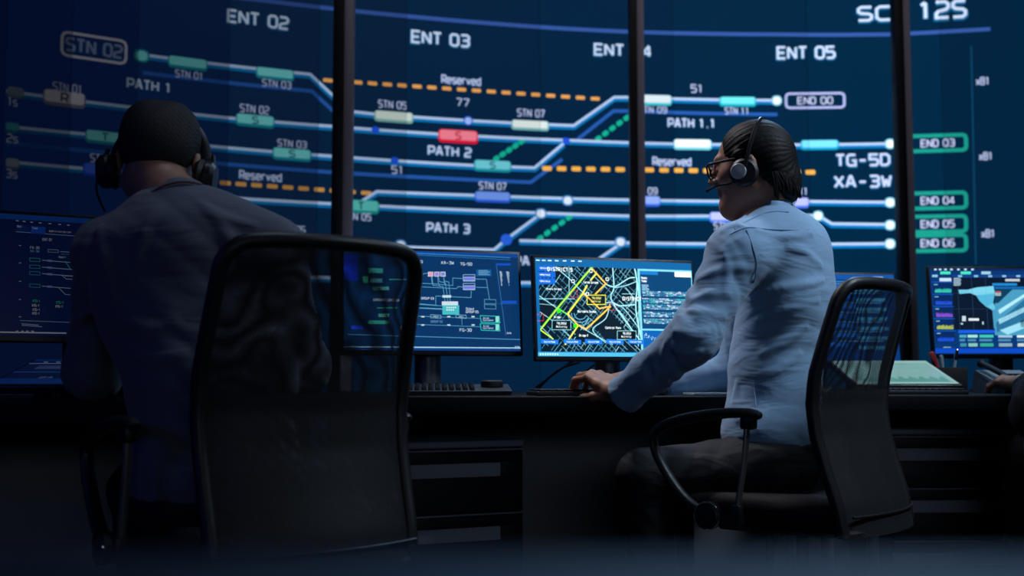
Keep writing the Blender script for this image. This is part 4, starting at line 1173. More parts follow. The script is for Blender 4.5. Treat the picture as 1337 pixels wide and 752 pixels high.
for j in range(5):
    y = 140 + j * 52; x0 = 222 + j * 3
    B5(x0 - 4, y - 16, x0 + 84, y - 13, rgb(20, 90, 200), 3); B5(x0, y - 12, x0 + 82, y + 34, rgb(8, 40, 92), 3)
    for s in range(26):
        hgt = 8 + 7 * abs(math.sin(s * 1.7 + j)) + rnd.uniform(0, 5)
        B5(x0 + 8 + s * 2.7, y + 30 - hgt, x0 + 8 + s * 2.7 + 2.2, y + 30, rgb(*GC[j], 0.8), 4)
    B5(x0 + 4, y - 6, x0 + 20, y - 2, rgb(120, 180, 220), 4)
for j, (x0, x1, c) in enumerate(((335, 365, (70, 160, 190)), (370, 412, (150, 220, 210)), (420, 480, (60, 190, 170)), (500, 560, (150, 190, 210)), (580, 640, (220, 235, 240)))):
    B5(x0, 350, x1, 362, rgb(*c), 4); B5(x0, 368, x1 - 6, 378, rgb(70, 130, 170), 4); B5(x0 + 3, 386, x1, 400, rgb(*c, 0.7), 4)
B5(232, 408, 900, 428, rgb(12, 70, 190), 3); B5(265, 402, 300, 405, rgb(130, 180, 210), 4)
finish(m5)

# ------------------------------------------------------------------ tilted panels lying on the desks; the left one carries a painted reflection
def touch(label, x0, x1, yf, yb, zf, zb, bg, k, painter):
    cx = (x0 + x1) / 2; cy = (yf + yb) / 2
    t = thing('touch_display', label, 'touch display', (cx, cy, DZ), 0)  # the left one is a panel painted with the monitor's reflection in the desk
    L = math.hypot(yb - yf, zb - zf); ang = math.atan2(zb - zf, yb - yf)
    R = Matrix.Rotation(ang, 3, 'X'); cz = (zf + zb) / 2 - DZ
    b = MB(); b.box((0, 0, -0.011), (x1 - x0, L, 0.022), rot=None, bevel=0.006, seg=3)
    b.v = [tuple(R @ Vector(v) + Vector((0, 0, cz))) for v in b.v]; b.build('housing', M['bezel'], t)
    for sx in (-1, 1):
        b = MB(); b.box((sx * (x1 - x0) * 0.32, (yb - yf) * 0.30, (zb - DZ - 0.02) * 0.40), (0.02, 0.05, (zb - DZ - 0.02) * 0.80), bevel=0.003)
        b.build('leg', M['softblack'], t)
    pt = Paint(None, None); pt.k = k; w = (x1 - x0) / 2 - 0.010; h = L / 2 - 0.010; pt.bounds = (-w, w, -h, h)
    pt.rect(-w, -h, w, h, bg, 0); painter(pt, w, h)
    b = MB()
    for pts, col, layer in pt.items:
        a_ = sum(pts[j][0] * pts[(j + 1) % len(pts)][1] - pts[(j + 1) % len(pts)][0] * pts[j][1] for j in range(len(pts)))
        if a_ < 0: pts = pts[::-1]
        b.add([R @ Vector((p[0], p[1], 0.0006 + 0.0003 * layer)) + Vector((0, 0, cz)) for p in pts], [tuple(range(len(pts)))], 0, col)
    b.build('screen', M['screen'], t, smooth=False)
def tp_right(pt, w, h):
    pt.rect(-w + 0.01, -h + 0.01, w - 0.01, h - 0.03, rgb(150, 205, 200), 1)
    pts = [(-w + 0.02, -h + 0.02)]
    for j in range(60): pts.append((-w + 0.02 + j * (2 * w - 0.04) / 59, -h + 0.07 + 0.015 * math.sin(j * 0.9) + 0.01 * math.sin(j * 2.3)))
    for j in range(1, 60): pt.poly([(pts[j][0], -h + 0.02), (pts[j + 1][0], -h + 0.02), pts[j + 1], pts[j]], rgb(105, 175, 165), 2)
    pt.rect(-w + 0.02, h - 0.05, w * 0.5, h - 0.046, rgb(90, 150, 160), 2)
    pt.rect(-w + 0.02, h - 0.10, w - 0.03, h - 0.098, rgb(110, 170, 170), 2)
touch('bright pale green touch display with a graph, lying tilted beside the pen cup', 1.04, 1.372, 3.50, 3.80, 0.772, 0.850, rgb(175, 222, 215), 0.62, tp_right)
def tp_left(pt, w, h):  # draws the monitor's reflection in the glossy desk as glowing colour
    pt.rect(-w, h - 0.012, w, h, rgb(20, 70, 180), 1); pt.rect(-w, h - 0.045, w, h - 0.040, rgb(150, 180, 225), 2); pt.rect(-w, -0.01, w, -0.006, rgb(70, 130, 200), 2)
    for j in range(4): pt.rect(-w + 0.03 + 0.03 * j, h - 0.030, -w + 0.04 + 0.03 * j, h - 0.024, rgb(200, 200, 225), 2)
    for j in range(3): pt.rect(-w + 0.035, 0.05 - j * 0.012, -w + 0.15 - j * 0.02, 0.054 - j * 0.012, rgb(110, 140, 200), 2)
    pt.rect(-w, -h, w, -h + 0.05, rgb(18, 70, 160), 1); pt.text('24', -w + 0.10, -h + 0.06, 0.012, 0.03, rgb(130, 150, 200), 0.2, 3)
touch('dim blue tilted panel before the left man, painted with the monitor reflection', -1.18, -0.80, 2.58, 2.84, 0.778, 0.840, rgb(10, 38, 100), 0.17, tp_left)
# ------------------------------------------------------------------ chairs
def chair(label, pos, rz, left_arm=True, right_arm=True, lift=0.0, hw=0.232):
    t = thing('office_chair', label, 'chair', (pos[0], pos[1], 0), rz)
    # back profile: (z, y) local, forward is +y
    prof = [(0.42, -0.240), (0.50, -0.226), (0.58, -0.202), (0.66, -0.182), (0.73, -0.176), (0.80, -0.186), (0.88, -0.208), (0.96, -0.232), (1.03, -0.252)]
    zs = [p[0] for p in prof]; ys = [p[1] for p in prof]
    def yb(z): return float(np.interp(z, zs, ys))
    ZT_ = 0.96 + lift
    def halfw(z): return hw * float(np.interp(z, [0.42, 0.62, 0.80, 1.04], [0.97, 1.0, 1.03, 0.97]))
    def wrap(x): return 0.045 * (x / hw) ** 2     # sides come forward
    # frame: rounded-rectangle tube through the profile
    side = []
    for z in np.linspace(0.43, ZT_, 22): side.append((halfw(z), yb(z) + wrap(halfw(z)), z))
    ctr = 0.055
    top = []
    for k in range(1, 7):
        a = k / 6 * math.pi / 2; z = ZT_ + ctr * math.sin(a); x = halfw(ZT_) - ctr + ctr * math.cos(a)
        top.append((x, yb(z) + wrap(x), z))
    mid = [(x, yb(ZT_ + 0.055) + wrap(x) - 0.002, ZT_ + 0.055 + 0.004 * math.cos(x * 7)) for x in np.linspace(top[-1][0] - 0.03, 0, 6)]
    half = side + top + mid
    pts = half + [(-x, y, z) for x, y, z in half[-2::-1]]
    b = MB(); b.tube(pts, 0.0155, 14, up=(0, 1, 0), flat=1.0); 
    b.tube([(-halfw(0.43), yb(0.43) + wrap(halfw(0.43)), 0.435)] + [(x, yb(0.43) + wrap(x), 0.435) for x in np.linspace(-0.18, 0.18, 7)] + [(halfw(0.43), yb(0.43) + wrap(halfw(0.43)), 0.435)], 0.010, 10)
    b.build('back_frame', M['frame'], t)
    def panel(name, m, dy, z0, z1, zt=None):
        b = MB(); nz, nx = 30, 16; vs = []; uvs = []
        for i in range(nz + 1):
            z = z0 + (z1 - z0) * i / nz
            w = halfw(z) - 0.004
            if z > ZT_: w = min(w, halfw(ZT_) - ctr + math.sqrt(max(ctr ** 2 - (z - ZT_) ** 2, 0)))
            for j in range(nx + 1):
                x = -w + 2 * w * j / nx
                vs.append((x, yb(z) + wrap(x) + dy * (1 - (x / hw) ** 4), z)); uvs.append((x, z))
        fs = [(i * (nx + 1) + j, i * (nx + 1) + j + 1, (i + 1) * (nx + 1) + j + 1, (i + 1) * (nx + 1) + j) for i in range(nz) for j in range(nx)]
        b.add(vs, fs)
        o = b.build(name, m, t)
        u = o.data.uv_layers.new(name='UVMap')
        for li, lp in enumerate(o.data.loops): u.data[li].uv = uvs[lp.vertex_index]
        return o
    panel('mesh_back', M['mesh1'], -0.012, 0.43, ZT_ + 0.055)
    panel('mesh_lining', M['mesh2'], 0.012, 0.44, ZT_ + 0.052)
    panel('lower_mesh', M['meshlow'], -0.016, 0.428, 0.765)
    # hem band and lumbar bar
    b = MB(); b.tube([(x, yb(0.475) + wrap(x) - 0.019, 0.475) for x in np.linspace(-0.21, 0.21, 12)], 0.0035, 6); b.build('hem', M['frame'], t)
    # back upright bracket
    b = MB(); b.tube(spline([(0, -0.05, 0.425), (0, -0.17, 0.43), (0, -0.205, 0.47), (0, -0.200, 0.52), (0, -0.185, 0.56)], 6), [0.018] * 25, 10, flat=2.0, up=(0, 0, 1)); b.build('back_bracket', M['frame'], t)
    # seat
    b = MB(); b.box((0, 0.035, 0.475), (0.45, 0.43, 0.075), bevel=0.032, seg=5); b.build('seat', M['jacket'], t)
    b = MB(); b.box((0, 0.0, 0.428), (0.34, 0.30, 0.022), bevel=0.008); b.build('seat_plate', M['frame'], t)
    # arms
    AY = 0.025
    for s, on in ((-1, left_arm), (1, right_arm)):
        if not on: continue
        x = s * 0.298
        b = MB()
        loop = spline([(x, -0.055, 0.705), (x, -0.02, 0.712), (x, 0.06, 0.708), (x, 0.14, 0.695), (x, 0.205, 0.675), (x, 0.232, 0.650), (x, 0.225, 0.610), (x, 0.195, 0.560), (x, 0.155, 0.512), (x, 0.115, 0.482), (x, 0.075, 0.468)], 6)
        n = len(loop); rr = []
        for i in range(n):
            u = i / (n - 1)
            rr.append(0.013 + 0.006 * math.sin(min(u / 0.55, 1) * math.pi) if u < 0.55 else 0.0145 + 0.004 * (u - 0.55))
        rr[0] = 0.009
        b.tube(loop, rr, 14, up=(1, 0, 0), flat=0.72)
        b.v = [(v[0], v[1] + AY, v[2]) for v in b.v]; arm = b.build('armrest', M['frame'], t)
        b = MB(); b.tube([(x, -0.022, 0.700), (x, -0.012, 0.60), (x, 0.010, 0.475)], 0.0095, 14, flat=0.7, up=(1, 0, 0)); b.v = [(v[0], v[1] + AY, v[2]) for v in b.v]; b.build('arm_post', M['brushed'], arm)
        b = MB(); b.box((x, -0.024, 0.690), (0.028, 0.036, 0.032), bevel=0.006); b.v = [(v[0], v[1] + AY, v[2]) for v in b.v]; b.build('arm_socket', M['frame'], arm)
        b = MB(); b.box((x, 0.010, 0.474), (0.028, 0.030, 0.045), bevel=0.006)
        b.tube([(x, 0.010, 0.456), (x, 0.04, 0.452), (x, 0.075, 0.463)], 0.011, 10)
        b.tube([(x, 0.035, 0.462), (x * 0.8, 0.035, 0.442), (x * 0.5, 0.03, 0.432)], 0.014, 10)
        b.v = [(v[0], v[1] + AY, v[2]) for v in b.v]; b.build('arm_bracket', M['frame'], arm)
        b = MB(); Ry = Matrix.Rotation(math.pi / 2 * s, 3, 'Y')
        b.lathe([(0.0, -0.014), (0.031, -0.014), (0.034, 0.0), (0.031, 0.010), (0.026, 0.013), (0.024, 0.009), (0.010, 0.0085), (0.0, 0.010)], (x + s * 0.012, 0.078, 0.468), rot=Ry, n=36)
        b.v = [(v[0], v[1] + AY, v[2]) for v in b.v]; b.build('adjusting_knob', M['frame'], arm)
        b = MB(); Rk = Ry
        pts = [Vector((x + s * 0.021, 0.078, 0.468)) + Rk @ Vector((0.0325 * math.cos(a), 0.0325 * math.sin(a), 0)) for a in np.linspace(0, 2 * math.pi, 37)[:-1]]
        b.tube(pts, 0.0018, 8, closed=True); b.v = [(v[0], v[1] + AY, v[2]) for v in b.v]; b.build('knob_rim', M['chrome'], arm)
    # gas column, star base, casters
    b = MB(); b.cyl((0, 0, 0.09), (0, 0, 0.28), 0.028, 20); b.cyl((0, 0, 0.28), (0, 0, 0.42), 0.016, 20); b.build('gas_column', M['frame'], t)
    for k in range(5):
        a = 2 * math.pi * k / 5 + 0.3; c, s_ = math.cos(a), math.sin(a)
        b = MB(); b.tube([(0.02 * c, 0.02 * s_, 0.105), (0.16 * c, 0.16 * s_, 0.095), (0.30 * c, 0.30 * s_, 0.070)], [0.026, 0.021, 0.015], 10, flat=0.8); sp = b.build('base_spoke', M['brushed'], t)
        b = MB()
        for off in (-0.014, 0.014):
            ax = Vector((-s_, c, 0)); p = Vector((0.30 * c, 0.30 * s_, 0.030)) + ax * off
            b.cyl(p - ax * 0.008, p + ax * 0.008, 0.0295, 20)
        b.cyl((0.30 * c, 0.30 * s_, 0.03), (0.30 * c, 0.30 * s_, 0.07), 0.006, 8)
        b.build('caster', M['softblack'], sp)
    return t
RS = (0.735, 2.95)                                   # seat centre of the right-hand chair
RF = np.array([-0.80, 0.60])
chair('black mesh office chair under the blue-shirted man, metal arm post showing', RS, math.atan2(-RF[0], RF[1]))
LS = (-0.482, 2.356); LF = np.array([-0.60, 0.80])
chair('big black mesh office chair in the left foreground, behind the man in grey', LS, math.atan2(-LF[0], LF[1]), lift=0.03, hw=0.212)

# ------------------------------------------------------------------ things on the desks
def kb_thick():
    c = P(595, 509, 3.26)
    t = thing('control_keyboard', 'thick grey control keyboard with round knob, left of the flat keyboard', 'keyboard', (-0.155, 3.24, DZ), math.radians(4))
    b = MB(); b.add([(-0.145, -0.09, 0.0), (0.145, -0.09, 0.0), (0.145, 0.09, 0.0), (-0.145, 0.09, 0.0), (-0.15, -0.095, 0.012), (0.15, -0.095, 0.012), (0.15, 0.095, 0.030), (-0.15, 0.095, 0.030)],
        [(3, 2, 1, 0), (4, 5, 6, 7), (0, 1, 5, 4), (1, 2, 6, 5), (2, 3, 7, 6), (3, 0, 4, 7)])
    b.build('body', M['keygrey'], t)
    for r in range(4):
        for c_ in range(10):
            x = -0.13 + c_ * 0.019; y = -0.065 + r * 0.036; z = 0.012 + (y + 0.095) / 0.19 * 0.018
            b = MB(); b.box((x, y, z + 0.004), (0.014, 0.014, 0.010), bevel=0.002); b.build('key', M['keycap'], t)
    b = MB(); b.lathe([(0.030, 0.0), (0.032, 0.004), (0.031, 0.016), (0.026, 0.020)], (0.10, 0.02, 0.022), n=32); b.build('jog_knob', M['softblack'], t)
kb_thick()
def kb_flat(label, x, y, w, rz, rows=5, cols=15, grp=None):
    t = thing('keyboard', label, 'keyboard', (x, y, DZ), rz, grp)
    b = MB(); b.box((0, 0, 0.006), (w, 0.14, 0.012), bevel=0.003); b.build('body', M['keycap'], t)
    for r in range(rows):
        b = MB()
        for c_ in range(cols): b.box((-w / 2 + 0.018 + c_ * (w - 0.036) / (cols - 1), -0.052 + r * 0.026, 0.015), (w / cols * 0.80, 0.020, 0.006), bevel=0.0015, seg=1)
        b.build('key_row', M['softblack'], t)
kb_flat('flat black keyboard under the hands of the man in the blue shirt', 0.23, 3.19, 0.36, math.radians(12))
kb_flat('low black keyboard at the back of the right desk, behind the mesh chair', 1.17, 3.40, 0.30, 0.0)
# small blue caps behind the control keyboard
for i, px in enumerate((530, 576, 607, 650)):
    p = P(px, 503, 3.75); b = MB(); b.lathe([(0.020, 0.0), (0.022, 0.006), (0.020, 0.020), (0.012, 0.025)], (0, 0, 0), n=20)
    o = b.build('rubber_bumper', M['blue']); o.location = (p[0], 3.80, DZ); tag(o, ['small blue rubber bumper on the desk, leftmost of the row of four', 'small blue rubber bumper second from the left behind the control keyboard', 'small blue rubber bumper third from the left behind the control keyboard', 'small blue rubber bumper on the desk, rightmost of the row of four'][i], 'bumper', 'blue bumpers behind the control keyboard')
# cables
def cable(label, pts, r=0.0038):
    t = MB(); pts = spline(pts, 8); o0 = pts[0]; t.tube([p - o0 for p in pts], r, 8)
    o = t.build('cable', M['softblack']); o.location = o0; tag(o, label, 'cable', 'cables behind the map monitor')
cable('black cable looping lowest from the map monitor down to the desk', [P(757, 473, 3.70), P(735, 480, 3.72), P(716, 494, 3.75), P(704, 507, 3.78)])
cable('black cable arching high behind the map monitor', [P(782, 467, 3.72), P(752, 470, 3.78), P(728, 485, 3.82), P(708, 500, 3.86), P(700, 506, 3.88)])
cable('thin black cable hanging just left of the map monitor stand', [P(786, 470, 3.74), P(768, 482, 3.74), P(752, 494, 3.72), P(742, 507, 3.68)], 0.003)
o = None
# pen cup, pens
pc = thing('pen_cup', 'black square pen cup between touch display and desk phone', 'pen cup', (1.44, 3.80, DZ), 0)
b = MB()
for (cx, cy, sx, sy) in ((0, -0.042, 0.09, 0.004), (0, 0.042, 0.09, 0.004), (-0.043, 0, 0.004, 0.08), (0.043, 0, 0.004, 0.08)): b.box((cx, cy, 0.041), (sx, sy, 0.080), bevel=0.001)
b.box((0, 0, 0.002), (0.088, 0.086, 0.004)); b.build('cup', M['softblack'], pc)
def pen(name, label, cat, base, tipv, r, m, m2=None):
    t = thing(name, label, cat, base, 0, 'pens in the black cup')
    v = Vector(tipv); b = MB(); b.tube([(0, 0, 0), v * 0.72], r, 12); b.build('barrel', m, t)
    b = MB(); b.tube([v * 0.72, v * 0.96, v], [r * 1.12, r * 1.1, r * 0.5], 12); b.build('cap', m2 or m, t)
pen('marker', 'red marker leaning left in the black pen cup', 'marker', (1.425, 3.79, DZ + 0.008), (-0.045, 0.0, 0.125), 0.009, M['red'])
pen('pen', 'clear pen leaning right in the black pen cup', 'pen', (1.445, 3.80, DZ + 0.008), (0.03, 0.01, 0.135), 0.0055, M['clear'], M['chrome'])
pen('pen', 'pale short pen standing in the middle of the pen cup', 'pen', (1.432, 3.815, DZ + 0.008), (-0.006, 0.01, 0.115), 0.006, M['clear'])
# desk phone
ph = thing('desk_phone', 'grey desk phone with keypad beneath the right-edge monitor', 'phone', (1.565, 3.60, DZ), math.radians(6))
b = MB(); b.add([(-0.085, -0.10, 0), (0.085, -0.10, 0), (0.085, 0.10, 0), (-0.085, 0.10, 0), (-0.08, -0.10, 0.018), (0.08, -0.10, 0.018), (0.075, 0.09, 0.072), (-0.075, 0.09, 0.072), (-0.075, 0.10, 0.06), (0.075, 0.10, 0.06)],
    [(3, 2, 1, 0), (4, 5, 6, 7), (0, 1, 5, 4), (1, 2, 9, 6, 5), (7, 6, 9, 8), (2, 3, 8, 9), (3, 0, 4, 7, 8)]); b.build('body', M['phone'], ph)
for r in range(4):
    for c_ in range(4):
        x = -0.012 + c_ * 0.020; y = -0.062 + r * 0.032; z = 0.018 + (y + 0.10) / 0.19 * 0.054
        b = MB(); b.box((x, y, z + 0.002), (0.014, 0.016, 0.006), bevel=0.0015); b.build('key', M['keycap'], ph)
b = MB(); b.tube(spline([(-0.055, -0.085, 0.040), (-0.055, -0.04, 0.058), (-0.055, 0.03, 0.078), (-0.055, 0.085, 0.092)], 6), [0.014] + [0.009] * 17 + [0.014], 14, flat=1.2); b.build('handset', M['softblack'], ph)
# papers/pad by the right man's far sleeve
b = MB(); b.box((0, 0, 0.004), (0.17, 0.12, 0.008), bevel=0.0015); o = b.build('notepad', M['clear']); p = P(925, 512, 3.2); o.location = (p[0] + 0.02, 3.16, DZ); o.rotation_euler.z = 0.1
tag(o, 'pale notepad lying under the far sleeve of the man in blue', 'notepad')
# ------------------------------------------------------------------ people
def hand(sd, wrist, fdir, back, side, curls, spread=(0.12, 0.03, -0.05, -0.14), thumb=None, sc=1.0, k=0.006):
    """wrist point, finger direction, back-of-hand normal; side=+1 thumb on local +x"""
    f = np.array(fdir, float); f /= np.linalg.norm(f)
    n = np.array(back, float); n = n - f * n.dot(f); n /= np.linalg.norm(n)
    x = np.cross(f, n) * side
    o = np.array(wrist, float)
    def Wd(a, b, c): return o + (x * a + f * b + n * c) * sc
    kn = [(0.030, 0.086, 0.004), (0.010, 0.092, 0.008), (-0.011, 0.087, 0.006), (-0.030, 0.077, 0.0)]
    for (a, b, c), r in zip(kn, (0.0125, 0.0125, 0.0120, 0.0110)):
        sd.cone(Wd(a * 0.55, 0.0, -0.004), Wd(a * 0.75, b * 0.55, -0.002), 0.019 * sc, 0.0165 * sc, 0.012)
        sd.cone(Wd(a * 0.75, b * 0.55, -0.001), Wd(a, b, c), 0.0155 * sc, r * sc, 0.010)
    sd.cone(Wd(0, -0.05, 0), Wd(0, 0.01, -0.002), 0.027 * sc, 0.026 * sc, 0.015, wide=(x, 1.15))
    Ls = [(0.043, 0.026, 0.020), (0.047, 0.030, 0.021), (0.044, 0.028, 0.020), (0.034, 0.021, 0.018)]
    for i in range(4):
        p = np.array(kn[i]); ang = 0.0
        d0 = np.array([math.sin(spread[i]), math.cos(spread[i]), 0.0])
        r0 = (0.0098, 0.0102, 0.0098, 0.0086)[i]
        for s in range(3):
            ang += curls[i][s]
            d = d0 * math.cos(ang) + np.array([0, 0, -1]) * math.sin(ang)
            q = p + d * Ls[i][s]
            sd.cone(Wd(*p), Wd(*q), (r0 - 0.0008 * s) * sc, (r0 - 0.0008 * (s + 1)) * sc, 0.0045)
            p = q
    th = thumb or [(0.022, 0.018, -0.008), (0.046, 0.048, -0.020), (0.050, 0.080, -0.030), (0.044, 0.104, -0.036)]
    for s in range(3):
        sd.cone(Wd(*th[s]), Wd(*th[s + 1]), (0.0165, 0.0115, 0.0100)[s] * sc, (0.0120, 0.0105, 0.0080)[s] * sc, 0.007)

def head(sd, Mh, chin=0.0, heavy=False):
    s = Sdf(Mh); s.p = sd.p
    s.ell((0, -0.012, 0.026), (0.077, 0.096, 0.084), 0.03)
    s.ell((0, 0.026, -0.035), (0.062, 0.066, 0.078), 0.03)
    s.cone((0.050, -0.002, -0.062), (0.010, 0.070, -0.098), 0.020, 0.017, 0.03)
    s.cone((-0.050, -0.002, -0.062), (-0.010, 0.070, -0.098), 0.020, 0.017, 0.03)
    s.ball((0, 0.076, -0.098), 0.016, 0.02)
    s.cone((-0.032, 0.078, 0.024), (0.032, 0.078, 0.024), 0.012, 0.012, 0.02)
    for q in (-1, 1): s.ball((q * 0.042, 0.056, -0.022), 0.022, 0.03)
    for q in (-1, 1): s.ball((q * 0.033, 0.101, 0.000), 0.016, 0.014, '-')
    for q in (-1, 1): s.ell((q * 0.032, 0.077, 0.001), (0.0145, 0.0125, 0.0115), 0.004)
    s.cone((0, 0.088, 0.018), (0, 0.108, -0.022), 0.0075, 0.0115, 0.014)
    for q in (-1, 1): s.ball((q * 0.012, 0.098, -0.027), 0.0088, 0.008)
    s.ell((0, 0.086, -0.050), (0.022, 0.012, 0.014), 0.012)
    s.cone((-0.019, 0.088, -0.050), (0.019, 0.088, -0.050), 0.0062, 0.0062, 0.006)
    s.cone((-0.016, 0.087, -0.061), (0.016, 0.087, -0.061), 0.0066, 0.0066, 0.006)
    s.cone((-0.021, 0.0965, -0.0555), (0.021, 0.0965, -0.0555), 0.0012, 0.0012, 0.004, '-')
    for q in (-1, 1):
        s.ell((q * 0.080, -0.006, -0.012), (0.010, 0.019, 0.031), 0.010)
        s.ell((q * 0.090, -0.002, -0.008), (0.006, 0.011, 0.018), 0.006, '-')
    if heavy: s.cone((0, 0.045, -0.100), (0, -0.01, -0.125), 0.036, 0.05, 0.04)

# ============ the man in the light blue shirt
pr = thing('person', 'seated man in a light blue shirt, headset and glasses, typing at the map monitor', 'person', (RS[0], RS[1], 0), 0, 'control room operators')
f2 = np.array([-0.93, 0.37, 0.0]); f2 /= np.linalg.norm(f2); l2 = np.array([-f2[1], f2[0], 0.0])  # forward, left
RT = np.stack([-l2, f2, np.array([0, 0, 1.0])], 1)             # right, forward, up
HFd = np.array([-0.92, 0.34, -0.14]); HR = frame(HFd)
HC = P(981, 217, 3.00)
MHr = mat4(HR * 1.0, HC)
shN, elN, wrN = P(964, 333, 2.87), P(905, 440, 2.82), P(822, 510, 2.99)
shF, elF, wrF = P(1000, 330, 3.22), P(962, 485, 3.32), P(872, 509, 3.25)
hipN, knN, anN = P(1005, 616, 2.95), P(842, 622, 2.98), P(866, 855, 3.00)
hipF, knF, anF = P(1012, 612, 3.15), P(872, 612, 3.27), P(885, 840, 3.27)
neckB = P(1004, 285, 3.03)
body = Sdf()
head(body, MHr, heavy=True)
body.cone(HC + HR @ np.array([0, -0.030, -0.07]), neckB, 0.058, 0.062, 0.03)
body.ell(P(1018, 375, 3.05), (0.165, 0.11, 0.18), 0.05, R=RT); body.ell(P(1008, 490, 3.05), (0.14, 0.105, 0.17), 0.05, R=RT); body.ell(P(1005, 590, 3.04), (0.165, 0.12, 0.10), 0.05, R=RT)
body.path([neckB, shN, elN, wrN], [0.06, 0.055, 0.043, 0.029], 0.03); body.path([neckB, shF, elF, wrF], [0.06, 0.055, 0.043, 0.029], 0.03)
body.path([hipN, knN, anN], [0.075, 0.05, 0.035], 0.03); body.path([hipF, knF, anF], [0.075, 0.05, 0.035], 0.03)
# near (left) hand: knuckles up, fingers reaching down to the keys
cb = [(0.55, 0.85, 0.45), (0.50, 0.80, 0.45), (0.55, 0.80, 0.45), (0.65, 0.80, 0.45)]
hN = (P(772, 497, 3.11) - P(812, 508, 3.02)); 
hand(body, P(808, 511, 3.04), P(772, 489, 3.12) - P(808, 511, 3.04), (0.10, -0.35, 1.0), -1, cb, thumb=[(0.020, 0.015, -0.012), (0.040, 0.045, -0.028), (0.040, 0.072, -0.042), (0.032, 0.094, -0.052)], sc=1.08)
hand(body, P(856, 505, 3.25), P(815, 492, 3.26) - P(856, 505, 3.25), (0.1, 0.1, 1.0), 1, cb)
sdf_mesh(body, 0.0033, 'body', M['skin'], pr)
# shirt
sh = Sdf()
back = P(1034, 345, 3.05)
sh.ell(P(1026, 380, 3.05), (0.186, 0.128, 0.200), 0.07, R=RT)
sh.ell(P(1022, 322, 3.05), (0.185, 0.100, 0.085), 0.07, R=RT)
sh.ell(P(1012, 490, 3.05), (0.155, 0.122, 0.180), 0.07, R=RT)
sh.ell(P(1008, 565, 3.04), (0.172, 0.130, 0.120), 0.06, R=RT)
sh.cone(P(1010, 302, 3.03), P(1024, 326, 3.04), 0.064, 0.100, 0.04)
sh.cone(P(1012, 300, 2.95), shN, 0.066, 0.069, 0.05); sh.cone(P(1012, 300, 3.10), shF, 0.066, 0.069, 0.05)
fa = (0.0065, 7.0, 1.6, 0.4); fb = (0.0045, 9.0, 2.0, 2.1)
sh.cone(shN, elN, 0.070, 0.058, 0.05, fold=fa); sh.cone(elN, P(850, 486, 2.93), 0.060, 0.052, 0.03, fold=fb); sh.cone(P(850, 486, 2.93), wrN, 0.052, 0.047, 0.02, fold=(0.0025, 8, 1, 0))
sh.cone(shF, elF, 0.068, 0.056, 0.05, fold=fa); sh.cone(elF, P(905, 500, 3.28), 0.056, 0.048, 0.03, fold=fb); sh.cone(P(905, 500, 3.28), wrF, 0.046, 0.042, 0.02)
# cuffs cut across the wrists, hem and neck openings
aN = (wrN - elN) / np.linalg.norm(wrN - elN)
def creases(X):
    # broad tension folds: from the near shoulder across the back and round the waist
    u = (X - P(1020, 400, 3.05)) @ RT
    r = np.sin(u[:, 2] * 46 + u[:, 0] * 14 + 2.2 * np.sin(u[:, 1] * 9 + u[:, 2] * 6)) * np.sin(u[:, 2] * 13 + u[:, 1] * 18 + 0.8)
    low = np.clip((1.12 - X[:, 2]) / 0.35, 0, 1)
    r2 = np.sin(u[:, 2] * 30 + u[:, 1] * 34 + 1.3 * np.sin(u[:, 0] * 20))
    ax = u[:, 1]
    return 0.0020 * np.abs(r) * (0.35 + 0.65 * low) + 0.0004 * r2 * low
# raised folds and seams, laid along the cloth surface
def surf(sd, px, py, depth=0.0):
    d = ray(px, py); d = d / np.linalg.norm(d); o = np.array([0, 0, CAMZ]); t = 2.2
    for _ in range(80):
        v = float(sdf_eval(sd, (o + d * t)[None])[0])
        if v < 0.0006: break
        t += v * 0.8
        if t > 4: return None
    return o + d * (t + depth)
def ridge(sd, base, pts, r, depth, k):
    q = [surf(base, *p, depth) for p in pts]
    q = [x for x in q if x is not None]
    if len(q) < 2: return
    q = spline(q, 4) if len(q) > 2 else q
    n = len(q)
    f = lambda u: r * (0.25 + 0.75 * math.sin(math.pi * min(max(u, 0.02), 0.98)))
    sd.p.append(dict(t='l', op='+', k=k, seg=[(q[i], q[i + 1], f(i / (n - 1)), f((i + 1) / (n - 1))) for i in range(n - 1)]))
base_sh = sh.p[:]
for pts_, r_, dp in (
    ([(912, 366), (934, 356), (960, 350), (978, 352)], 0.007, 0.003), ([(906, 392), (928, 384), (950, 386)], 0.007, 0.003),
    ([(900, 408), (924, 409), (944, 414)], 0.006, 0.003), ([(882, 432), (902, 438), (920, 434)], 0.008, 0.003), ([(872, 448), (888, 458), (912, 458)], 0.007, 0.003),
    ([(874, 444), (868, 466), (878, 490)], 0.007, 0.003), ([(850, 464), (858, 482), (856, 500)], 0.006, 0.003), ([(926, 316), (944, 330), (950, 356), (946, 380)], 0.007, 0.003),
    ([(945, 302), (962, 296), (975, 300)], 0.006, 0.003), ([(984, 390), (1012, 378), (1050, 372), (1072, 366)], 0.007, 0.004), ([(992, 418), (1024, 404), (1066, 392)], 0.006, 0.004),
    ([(996, 462), (1020, 450), (1050, 426)], 0.008, 0.004), ([(990, 492), (1015, 484), (1042, 462)], 0.006, 0.004),
    ([(964, 500), (961, 525), (966, 548)], 0.007, 0.004),
    ([(988, 302), (1008, 308), (1034, 309), (1058, 305)], 0.005, 0.003), ([(1028, 322), (1050, 330), (1070, 346)], 0.006, 0.004), ([(838, 478), (844, 494), (840, 508)], 0.005, 0.003)):
    ridge(sh, base_sh, pts_, r_ * 1.0, dp + 0.0020, 0.016)
ridge(sh, sh.p[:], [(962, 291), (974, 280), (988, 271), (1004, 266), (1022, 266), (1034, 270)], 0.008, 0.003, 0.006)
